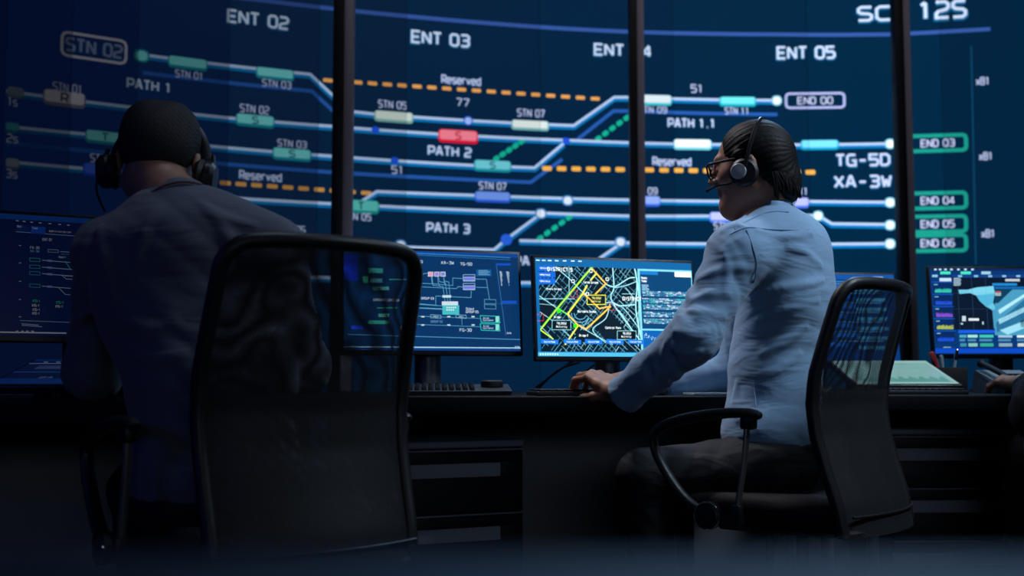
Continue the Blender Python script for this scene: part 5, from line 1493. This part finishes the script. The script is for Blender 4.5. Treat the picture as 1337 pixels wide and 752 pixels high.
seams = [[(960, 299), (974, 289), (990, 281), (1010, 276), (1030, 277)], [(975, 300), (983, 322), (988, 345), (985, 366), (980, 382)], [(984, 500), (987, 530), (989, 560)], [(952, 306), (975, 297), (1000, 299), (1030, 300), (1056, 300)]]
sdf_full = sh.p[:]
sh.cone(wrN + aN * 0.078, wrN + aN * 0.14, 0.060, 0.060, 0.004, op='-')
aF = (wrF - elF) / np.linalg.norm(wrF - elF)
sh.cone(wrF + aF * 0.065, wrF + aF * 0.12, 0.056, 0.056, 0.004, op='-')
shirt = sdf_mesh(sh, 0.0040, 'shirt', M['shirt'], pr, disp=creases)
for sm in seams:
    q = [surf(sh.p, *p, -0.0008) for p in sm]; q = [x - np.array(pr.location) for x in q if x is not None]
    b = MB(); b.tube(spline(q, 6), 0.0016, 6); b.build('seam', M['shirt'], shirt).matrix_parent_inverse = Matrix.Translation(pr.location)
# collar
def collar(c, axis, r, hgt, fw, m, name, parent, open_=0.5, th=0.004, flare=0.012, tiltf=0.0):
    """stand-and-fall collar ring; fw = forward direction (opening)"""
    ax = Vector(axis).normalized(); fwd = Vector(fw); fwd = (fwd - ax * fwd.dot(ax)).normalized(); sd_ = ax.cross(fwd)
    b = MB(); n = 40
    prof = [(r, -0.010), (r + 0.001, hgt), (r + 0.004, hgt + 0.003), (r + 0.009, hgt - 0.002), (r + flare, -0.006), (r + flare - 0.003, -0.008), (r + 0.004, hgt - 0.008)]
    vs = []
    a0 = open_ * 0.5; a1 = 2 * math.pi - open_ * 0.5
    for i in range(n + 1):
        a = a0 + (a1 - a0) * i / n
        d = fwd * math.cos(a) + sd_ * math.sin(a)
        drop = 0.018 * (0.5 + 0.5 * math.cos(a))
        for (rr, hh) in prof: vs.append(Vector(c) + d * rr * (1 + 0.08 * math.cos(a)) + ax * (hh - drop))
    m_n = len(prof); fs = []
    for i in range(n):
        for j in range(m_n):
            j2 = (j + 1) % m_n
            fs.append((i * m_n + j, i * m_n + j2, (i + 1) * m_n + j2, (i + 1) * m_n + j))
    fs.append(tuple(range(m_n))); fs.append(tuple(n * m_n + j for j in range(m_n - 1, -1, -1)))
    b.add(vs, fs); o = b.build(name, m, parent, angle=60)
    root = parent
    while root.parent is not None: root = root.parent
    o.matrix_parent_inverse = Matrix.Translation(root.location).inverted() if parent is root else Matrix.Identity(4)
    return o
collar(P(1000, 275, 3.02), P(990, 262, 3.01) - P(1006, 296, 3.03), 0.077, 0.022, f2, M['shirt'], 'collar', pr, 0.6, flare=0.016)
# cuffs
def cuff(c, ax, r, ln, m, parent):
    ax = Vector(ax).normalized(); b = MB()
    pts = [Vector(c) - ax * ln, Vector(c) - ax * ln * 0.5, Vector(c)]
    b.tube(pts + [Vector(c) - ax * 0.004], [r * 1.02, r * 1.05, r * 1.08, r * 0.97], 32); o = b.build('cuff', m, parent, angle=60)
    o.matrix_parent_inverse = Matrix.Translation(parent.location).inverted()
cuff(wrN + aN * 0.024, aN, 0.0475, 0.062, M['shirt'], pr)
aF = (wrF - elF) / np.linalg.norm(wrF - elF)
cuff(wrF + aF * 0.010, aF, 0.0415, 0.055, M['shirt'], pr)
# trousers
tr = Sdf()
tr.ell(P(1004, 605, 3.03), (0.175, 0.135, 0.105), 0.05, R=RT)
tf = (0.006, 6.0, 1.8, 0.6)
tr.cone(hipN, knN, 0.098, 0.068, 0.04, fold=tf); tr.cone(knN, anN, 0.066, 0.055, 0.03, fold=tf)
tr.cone(hipF, knF, 0.098, 0.068, 0.04, fold=tf); tr.cone(knF, anF, 0.066, 0.055, 0.03, fold=tf)
tr.plane((0, 0, 0.085), (0, 0, -1))
sdf_mesh(tr, 0.0060, 'trousers', M['trousers'], pr)
bl = MB(); pts = []
for i in range(40):
    a = 2 * math.pi * i / 40; p = P(1006, 583, 3.04) + RT @ np.array([0.172 * math.cos(a), 0.132 * math.sin(a), 0.012 * math.cos(a + 0.4)]); pts.append(p - np.array(pr.location))
bl.tube(pts, 0.016, 8, closed=True, flat=0.35, up=(0, 0, 1)); bl.build('belt', M['leather'], pr)
def shoe(an, fd, parent, m):
    an = np.array(an); fd = np.array(fd, float); fd[2] = 0; fd /= np.linalg.norm(fd)
    s = Sdf(); heel = np.array([an[0], an[1], 0.045]) - fd * 0.03; toe = heel + fd * 0.20; toe[2] = 0.036
    s.cone(heel, heel + fd * 0.09, 0.045, 0.043, 0.03); s.cone(heel + fd * 0.09, toe, 0.045, 0.034, 0.03); s.cone(heel, np.array([an[0], an[1], 0.10]), 0.042, 0.040, 0.03)
    s.plane((0, 0, 0.002), (0, 0, -1)); sdf_mesh(s, 0.006, 'shoe', m, parent)
shoe(anN, f2, pr, M['leather']); shoe(anF, f2, pr, M['leather'])
# hair: combed back, reaching the nape
hr = Sdf(MHr)
hr.ell((0, -0.018, 0.032), (0.086, 0.098, 0.088), 0.03)
hr.ell((0, -0.058, -0.020), (0.074, 0.058, 0.082), 0.03)
hr.ell((0, -0.085, -0.062), (0.050, 0.034, 0.052), 0.02)
hr.cone((0.078, 0.020, 0.02), (0.080, 0.014, -0.012), 0.010, 0.006, 0.02); hr.cone((-0.078, 0.020, 0.02), (-0.080, 0.014, -0.012), 0.010, 0.006, 0.02)
hr.ell((0, 0.120, 0.040), (0.088, 0.070, 0.078), 0.010, '-'); hr.ell((0, 0.112, -0.01), (0.086, 0.062, 0.078), 0.010, '-')
for q in (-1, 1): hr.ell((q * 0.09, 0.030, -0.045), (0.04, 0.055, 0.045), 0.012, '-')
HRi = MHr.copy(); 
def strands(X):
    u = (X - HC) @ HR
    az = np.arctan2(u[:, 0], u[:, 2] - 0.02 + 1e-6)
    s = np.sin(az * 34 + 6 * np.sin(u[:, 1] * 22)) * 0.5 + np.sin(az * 61 + 9 * u[:, 1] * 10 + 1.0) * 0.3 + np.sin(u[:, 0] * 240 + u[:, 2] * 30) * 0.35 * np.clip(-u[:, 2] * 20, 0, 1)
    return 0.0011 * s + 0.0012 * np.sin(u[:, 1] * 33 + u[:, 2] * 25 + 3 * np.sin(u[:, 0] * 30))
sdf_mesh(hr, 0.0028, 'hair', M['hair'], pr, disp=strands)
# loose locks
b = MB(); rnd = random.Random(5)
def HW(x, y, z): return HC + HR @ np.array([x, y, z])
loc0 = np.array(pr.location)
for i in range(70):
    t_ = i / 69; a = -1.5 + 3.0 * t_ + rnd.uniform(-0.1, 0.1)
    x = 0.066 * math.sin(a); y = -0.052 - 0.052 * math.cos(a)
    b.tube([p - loc0 for p in spline([HW(x * 0.95, y * 0.9, 0.0), HW(x * 1.08, y * 1.04, -0.045), HW(x * 0.95, y * 1.0 + rnd.uniform(-0.012, 0.006), -0.070 - rnd.uniform(0, 0.045))], 4)], [0.0042] * 4 + [0.0034] * 4 + [0.0008], 6)
b.build('locks', M['hair'], pr)

# glasses
gl = thing('glasses', 'black-rimmed glasses worn by the man in the blue shirt', 'glasses', tuple(HC), 0)
g0 = np.array(gl.location)
def rim(cx):
    o = []
    for i in range(28):
        a = 2 * math.pi * i / 28; ca, sa = math.cos(a), math.sin(a)
        o.append((cx + 0.026 * math.copysign(abs(ca) ** 0.6, ca), 0.108 - 0.10 * abs(abs(cx + 0.026 * ca) - 0.0) ** 1.6, 0.000 + 0.0175 * math.copysign(abs(sa) ** 0.6, sa)))
    return o
b = MB()
for q in (-1, 1): b.tube([HW(*p) - g0 for p in rim(q * 0.033)], 0.0026, 8, closed=True)
b.tube([HW(*p) - g0 for p in ((-0.008, 0.107, 0.004), (0, 0.109, 0.007), (0.008, 0.107, 0.004))], 0.0018, 8)
for q in (-1, 1): b.tube([HW(*p) - g0 for p in ((q * 0.060, 0.104, 0.012), (q * 0.071, 0.096, 0.013), (q * 0.081, 0.04, 0.012), (q * 0.083, -0.005, 0.010), (q * 0.082, -0.022, -0.008))], [0.0042, 0.004, 0.0034, 0.0028, 0.0022], 8)
b.build('spectacle_frame', M['blackplastic'], gl)
for q in (-1, 1):
    b = MB(); r_ = rim(q * 0.033); n = len(r_); c0 = HW(q * 0.033, 0.1065, 0) - g0
    b.add([c0] + [HW(*p) - g0 for p in r_], [(0, 1 + i, 1 + (i + 1) % n) for i in range(n)]); b.build('lens', M['lens'], gl)
# headset
hs = thing('headset', 'slim headset with pale grey ear disc and microphone on the man in blue', 'headset', tuple(HC), 0)
b = MB(); tiltb = -0.32
def band(a, r, off=0.0):   # arc over the crown, leaning back
    x = r * 1.0 * math.sin(a); h = 0.109 * math.cos(a) + off
    return HW(x, -0.004 + h * math.sin(tiltb) * 1.2, 0.004 + h)
arc = [band(a, 0.094) for a in np.linspace(-1.75, 1.75, 44)]
b.tube([p - g0 for p in arc], 0.0055, 10, flat=2.0, up=tuple(HR[:, 1])); b.build('headband', M['blackplastic'], hs)
b = MB(); b.tube([p - g0 for p in [band(a, 0.0965, 0.003) for a in np.linspace(-0.95, 0.5, 20)]], 0.0036, 8, flat=1.6, up=tuple(HR[:, 1])); b.build('band_cap', M['silver'], hs)
for q in (-1, 1):
    c0 = Vector(HW(q * 0.085, 0.010, -0.030)); ax = Matrix(HR.tolist()) @ Matrix.Rotation(math.pi / 2 * q, 3, 'Y')
    b = MB(); b.lathe([(0.0, -0.010), (0.032, -0.010), (0.037, -0.002), (0.037, 0.006), (0.030, 0.012), (0.0, 0.012)], c0 - Vector(g0) , rot=ax, n=36); ec = b.build('ear_cup', M['cushion'], hs)
    c1 = Vector(HW(q * 0.097, 0.022, -0.026))
    b = MB(); b.lathe([(0.0, 0.0), (0.020, 0.0), (0.0205, 0.003), (0.018, 0.006), (0.0, 0.0075)], c1 - Vector(g0), rot=ax, n=36); b.build('ear_disc', M['silver'], ec)
b = MB(); b.tube([p - g0 for p in spline([HW(-0.094, 0.028, -0.045), HW(-0.090, 0.052, -0.052), HW(-0.070, 0.085, -0.047), HW(-0.045, 0.118, -0.050)], 5)], [0.0028] * 13 + [0.003, 0.005, 0.0055], 8); b.build('microphone_boom', M['blackplastic'], hs)

# ============ the man on the left
pL = thing('person', 'man in dark grey shirt seen from behind at the left, head bowed, wearing headphones', 'person', (LS[0] - 0.05, LS[1] + 0.1, 0), 0, 'control room operators')
g2 = np.array([-0.20, 0.98, 0.0]); g2 /= np.linalg.norm(g2); gl_ = np.array([-g2[1], g2[0], 0.0])
GT = np.stack([-gl_, g2, np.array([0, 0, 1.0])], 1)
HFl = np.array([-0.10, 0.93, -0.36]); HL = frame(HFl, (0.05, 0, 1)); 
HCl = P(208, 208, 2.500); ML = mat4(HL * 1.04, HCl)
sL, eL, wL = P(143, 330, 2.440), P(120, 485, 2.520), P(150, 520, 2.760)
sR, eR, wR = P(352, 330, 2.380), P(395, 480, 2.500), P(300, 512, 2.780)
hL, kL, aL = P(235, 655, 2.420), P(180, 640, 2.860), P(185, 800, 2.880)
hR, kR, aR = P(330, 655, 2.360), P(330, 640, 2.820), P(340, 800, 2.840)
nb = P(232, 272, 2.410)
bo = Sdf(); head(bo, ML)
bo.cone(HCl + HL @ np.array([0, -0.03, -0.06]), nb, 0.056, 0.062, 0.03)
bo.ell(P(250, 390, 2.400), (0.17, 0.11, 0.19), 0.05, R=GT); bo.ell(P(272, 520, 2.360), (0.14, 0.10, 0.18), 0.05, R=GT); bo.ell(P(282, 640, 2.360), (0.16, 0.12, 0.09), 0.05, R=GT)
bo.path([nb, sL, eL, wL], [0.055, 0.052, 0.040, 0.028], 0.03); bo.path([nb, sR, eR, wR], [0.055, 0.052, 0.040, 0.028], 0.03)
bo.path([hL, kL, aL], [0.07, 0.05, 0.035], 0.03); bo.path([hR, kR, aR], [0.07, 0.05, 0.035], 0.03)
cl = [(0.35, 0.5, 0.3)] * 4
hand(bo, wL + np.array([0, 0.03, 0.0]), (0.1, 1, -0.08), (0, 0, 1), 1, cl); hand(bo, wR + np.array([0, 0.03, 0.0]), (-0.2, 1, -0.08), (0, 0, 1), -1, cl)
sdf_mesh(bo, 0.0040, 'body', M['skin'], pL)
s2 = Sdf()
s2.ell(P(252, 385, 2.410), (0.202, 0.132, 0.208), 0.07, R=GT); s2.ell(P(248, 325, 2.400), (0.20, 0.108, 0.085), 0.07, R=GT)
s2.ell(P(278, 500, 2.370), (0.172, 0.125, 0.21), 0.07, R=GT); s2.ell(P(285, 620, 2.360), (0.175, 0.135, 0.13), 0.06, R=GT)
s2.cone(P(232, 278, 2.420), P(242, 315, 2.400), 0.066, 0.10, 0.06); s2.cone(P(205, 300, 2.410), sL, 0.066, 0.064, 0.05); s2.cone(P(275, 298, 2.400), sR, 0.070, 0.066, 0.05)
s2.cone(sL, eL, 0.066, 0.054, 0.04, fold=fa); s2.cone(eL, wL, 0.054, 0.042, 0.03, fold=fb); s2.cone(sR, eR, 0.066, 0.055, 0.04, fold=fa); s2.cone(eR, wR, 0.054, 0.042, 0.03, fold=fb)
base_l = s2.p[:]
for pts_, r_ in (([(262, 268), (285, 282), (310, 292), (330, 296)], 0.007), ([(270, 275), (292, 300), (302, 330), (300, 360)], 0.008), ([(205, 275), (190, 300), (180, 340)], 0.008),
    ([(130, 300), (140, 340), (150, 390)], 0.008), ([(165, 420), (195, 430), (230, 420)], 0.008), ([(120, 400), (105, 420), (96, 430)], 0.008), ([(175, 460), (205, 470), (240, 462)], 0.008)):
    ridge(s2, base_l, pts_, r_, 0.0045, 0.018)
def cre2(X):
    u = (X - P(250, 400, 2.400)) @ GT
    return 0.003 * np.abs(np.sin(u[:, 2] * 38 + u[:, 0] * 16 + 2 * np.sin(u[:, 0] * 9))) * np.abs(np.sin(u[:, 2] * 11 + u[:, 0] * 12))
sdf_mesh(s2, 0.0050, 'shirt', M['shirtdark'], pL, disp=cre2)
cax = P(222, 240, 2.430) - P(236, 285, 2.390)
collar(P(231, 268, 2.415), cax, 0.062, 0.024, g2, M['shirtdark'], 'collar', pL, 0.6, flare=0.018)
b = MB(); ax = Vector(cax).normalized(); fw = Vector(g2); fw = (fw - ax * fw.dot(ax)).normalized(); sd_ = ax.cross(fw); pts = []
for i in range(30):
    a = 0.4 + (2 * math.pi - 0.8) * i / 29; pts.append(Vector(P(231, 268, 2.415)) + (fw * math.cos(a) + sd_ * math.sin(a)) * 0.083 * (1 + 0.08 * math.cos(a)) - ax * (0.010 + 0.009 * math.cos(a)) - Vector(pL.location))
b.tube(pts, 0.0022, 6); b.build('piping', M['maroon'], pL)
t2 = Sdf(); t2.ell(P(284, 650, 2.370), (0.175, 0.14, 0.10), 0.05, R=GT)
t2.cone(hL, kL, 0.088, 0.066, 0.04, fold=tf); t2.cone(kL, aL, 0.064, 0.052, 0.03, fold=tf); t2.cone(hR, kR, 0.088, 0.066, 0.04, fold=tf); t2.cone(kR, aR, 0.064, 0.052, 0.03, fold=tf)
t2.plane((0, 0, 0.085), (0, 0, -1)); sdf_mesh(t2, 0.0075, 'trousers', M['trousers'], pL)
shoe(aL, g2, pL, M['leather']); shoe(aR, g2, pL, M['leather'])
h2_ = Sdf(ML)
h2_.ell((0, -0.014, 0.032), (0.0825, 0.102, 0.089), 0.03); h2_.ell((0.030, -0.02, 0.055), (0.05, 0.075, 0.062), 0.03); h2_.ell((-0.030, -0.02, 0.055), (0.05, 0.075, 0.062), 0.03); h2_.ell((0, -0.050, 0.0), (0.076, 0.062, 0.072), 0.03)
h2_.ell((0, 0.110, -0.010), (0.085, 0.060, 0.085), 0.012, '-'); h2_.plane((0, 0, -0.055), (0, 0.25, -1))
for q in (-1, 1): h2_.ell((q * 0.09, 0.025, -0.045), (0.04, 0.055, 0.045), 0.012, '-')
sdf_mesh(h2_, 0.0030, 'hair', M['hairs'], pL, disp=lambda X: 0.0008 * np.sin(X[:, 0] * 700) * np.sin(X[:, 2] * 640))
# headphones
hp = thing('headphones', 'bulky black headphones worn by the man in dark grey at the left', 'headphones', tuple(HCl), 0)
def HQ(x, y, z): return HCl + HL @ np.array([x, y, z])
p0 = np.array(hp.location)
b = MB(); b.tube([HQ(0.098 * math.sin(a), 0.012, 0.000 + 0.122 * math.cos(a)) - p0 for a in np.linspace(-1.7, 1.7, 40)], 0.0055, 10, flat=2.2, up=tuple(HL[:, 1])); b.build('headband', M['blackplastic'], hp)
for q in (-1, 1):
    axm = Matrix(HL.tolist()) @ Matrix.Rotation(q * 0.10, 3, 'Y') @ Matrix.Rotation(math.pi / 2 * q, 3, 'Y')
    c0 = Vector(HQ(q * 0.096, 0.004, -0.036))
    b = MB(); b.lathe([(0.018, -0.016), (0.034, -0.014), (0.040, -0.004), (0.036, 0.004), (0.034, 0.006)], c0 - Vector(p0), rot=axm, n=36); b.v = [tuple(v) for v in b.v]; ec = b.build('ear_cushion', M['cushion'], hp)
    b = MB(); b.lathe([(0.034, 0.004), (0.038, 0.010), (0.037, 0.022), (0.028, 0.030), (0.0, 0.031)], c0 - Vector(p0), rot=axm, n=36); b.build('ear_shell', M['blackplastic'], hp)
    b = MB(); b.tube([HQ(q * 0.114, 0.006, 0.020) - p0, HQ(q * 0.118, 0.004, -0.010) - p0, HQ(q * 0.122, 0.004, -0.034) - p0], 0.005, 8); b.build('yoke', M['blackplastic'], hp)
b = MB(); b.tube([p - p0 for p in spline([HQ(-0.125, 0.005, -0.03), HQ(-0.130, 0.03, -0.07), HQ(-0.115, 0.07, -0.10)], 5)], 0.0028, 8); b.build('microphone_boom', M['blackplastic'], hp)

# ============ the third person, at the right edge
p3 = thing('person', 'person in black at the right edge, only a hand and dark sleeve showing', 'person', (1.66, 2.95, 0), 0, 'control room operators')
el3, wr3 = np.array([1.40, 3.08, 0.700]), P(1343, 506, 3.38)
sh3 = np.array([1.52, 2.95, 1.04]); ctr3 = np.array([1.68, 2.95, 0.0]); n3 = np.array([1.70, 2.96, 1.12])
k3 = np.array([[1.46, 3.28, 0.58], [1.76, 3.36, 0.58]]); h3 = np.array([[1.60, 2.92, 0.56], [1.80, 2.95, 0.56]])
B3 = Sdf(); HR3 = frame((-0.1, 0.99, -0.1)); HC3 = np.array([1.70, 3.02, 1.31]); head(B3, mat4(HR3, HC3))
B3.cone(HC3 + np.array([0, -0.03, -0.07]), n3, 0.056, 0.062, 0.03); B3.ell((1.69, 2.95, 0.93), (0.165, 0.11, 0.20), 0.05); B3.ell((1.68, 2.95, 0.66), (0.15, 0.11, 0.16), 0.05)
B3.path([n3, sh3, el3, wr3], [0.05, 0.052, 0.040, 0.028], 0.03); B3.path([n3, (1.88, 2.97, 1.04), (1.94, 3.1, 0.80), (1.80, 3.36, 0.79)], [0.05, 0.052, 0.04, 0.028], 0.03)
for a, b_ in zip(h3, k3): B3.path([a, b_, b_ + np.array([0, 0.03, -0.48])], [0.07, 0.05, 0.035], 0.03)
hand(B3, P(1338, 500, 3.44), P(1308, 498, 3.52) - P(1338, 500, 3.44), (0, -0.2, 1), 1, [(0.5, 0.7, 0.4)] * 4)
hand(B3, (1.80, 3.36, 0.79), (-0.2, 1, -0.1), (0, 0, 1), -1, cl)
sdf_mesh(B3, 0.0045, 'body', M['skin'], p3)
J = Sdf(); J.ell((1.69, 2.95, 0.93), (0.185, 0.13, 0.22), 0.06); J.ell((1.68, 2.95, 0.62), (0.18, 0.135, 0.17), 0.06); J.cone((1.70, 2.96, 1.10), (1.69, 2.95, 1.02), 0.07, 0.12, 0.05)
J.path([(1.66, 2.95, 1.07), sh3, el3, wr3 - (wr3 - el3) * 0.06], [0.065, 0.066, 0.062, 0.046], 0.04, fold=fa); J.path([(1.76, 2.95, 1.07), (1.88, 2.97, 1.04), (1.94, 3.1, 0.80), (1.81, 3.34, 0.79)], [0.065, 0.066, 0.058, 0.044], 0.04, fold=fa)
sdf_mesh(J, 0.006, 'jumper', M['jacket'], p3)
T3_ = Sdf()
for a, b_ in zip(h3, k3): T3_.path([a, b_, b_ + np.array([0, 0.03, -0.46])], [0.092, 0.066, 0.054], 0.03, fold=tf)
T3_.plane((0, 0, 0.085), (0, 0, -1)); sdf_mesh(T3_, 0.008, 'trousers', M['jacket'], p3)
for b_ in k3: shoe((b_[0], b_[1] + 0.03, 0.1), (0, 1, 0), p3, M['leather'])
H3 = Sdf(mat4(HR3, HC3)); H3.ell((0, -0.018, 0.038), (0.086, 0.102, 0.092), 0.03); H3.ell((0, -0.055, -0.02), (0.072, 0.06, 0.08), 0.03); H3.ell((0, 0.112, 0), (0.085, 0.062, 0.08), 0.012, '-')
sdf_mesh(H3, 0.005, 'hair', M['hair'], p3)
chair('black mesh office chair carrying the person in black at the far right', (1.70, 2.90), 0.0)
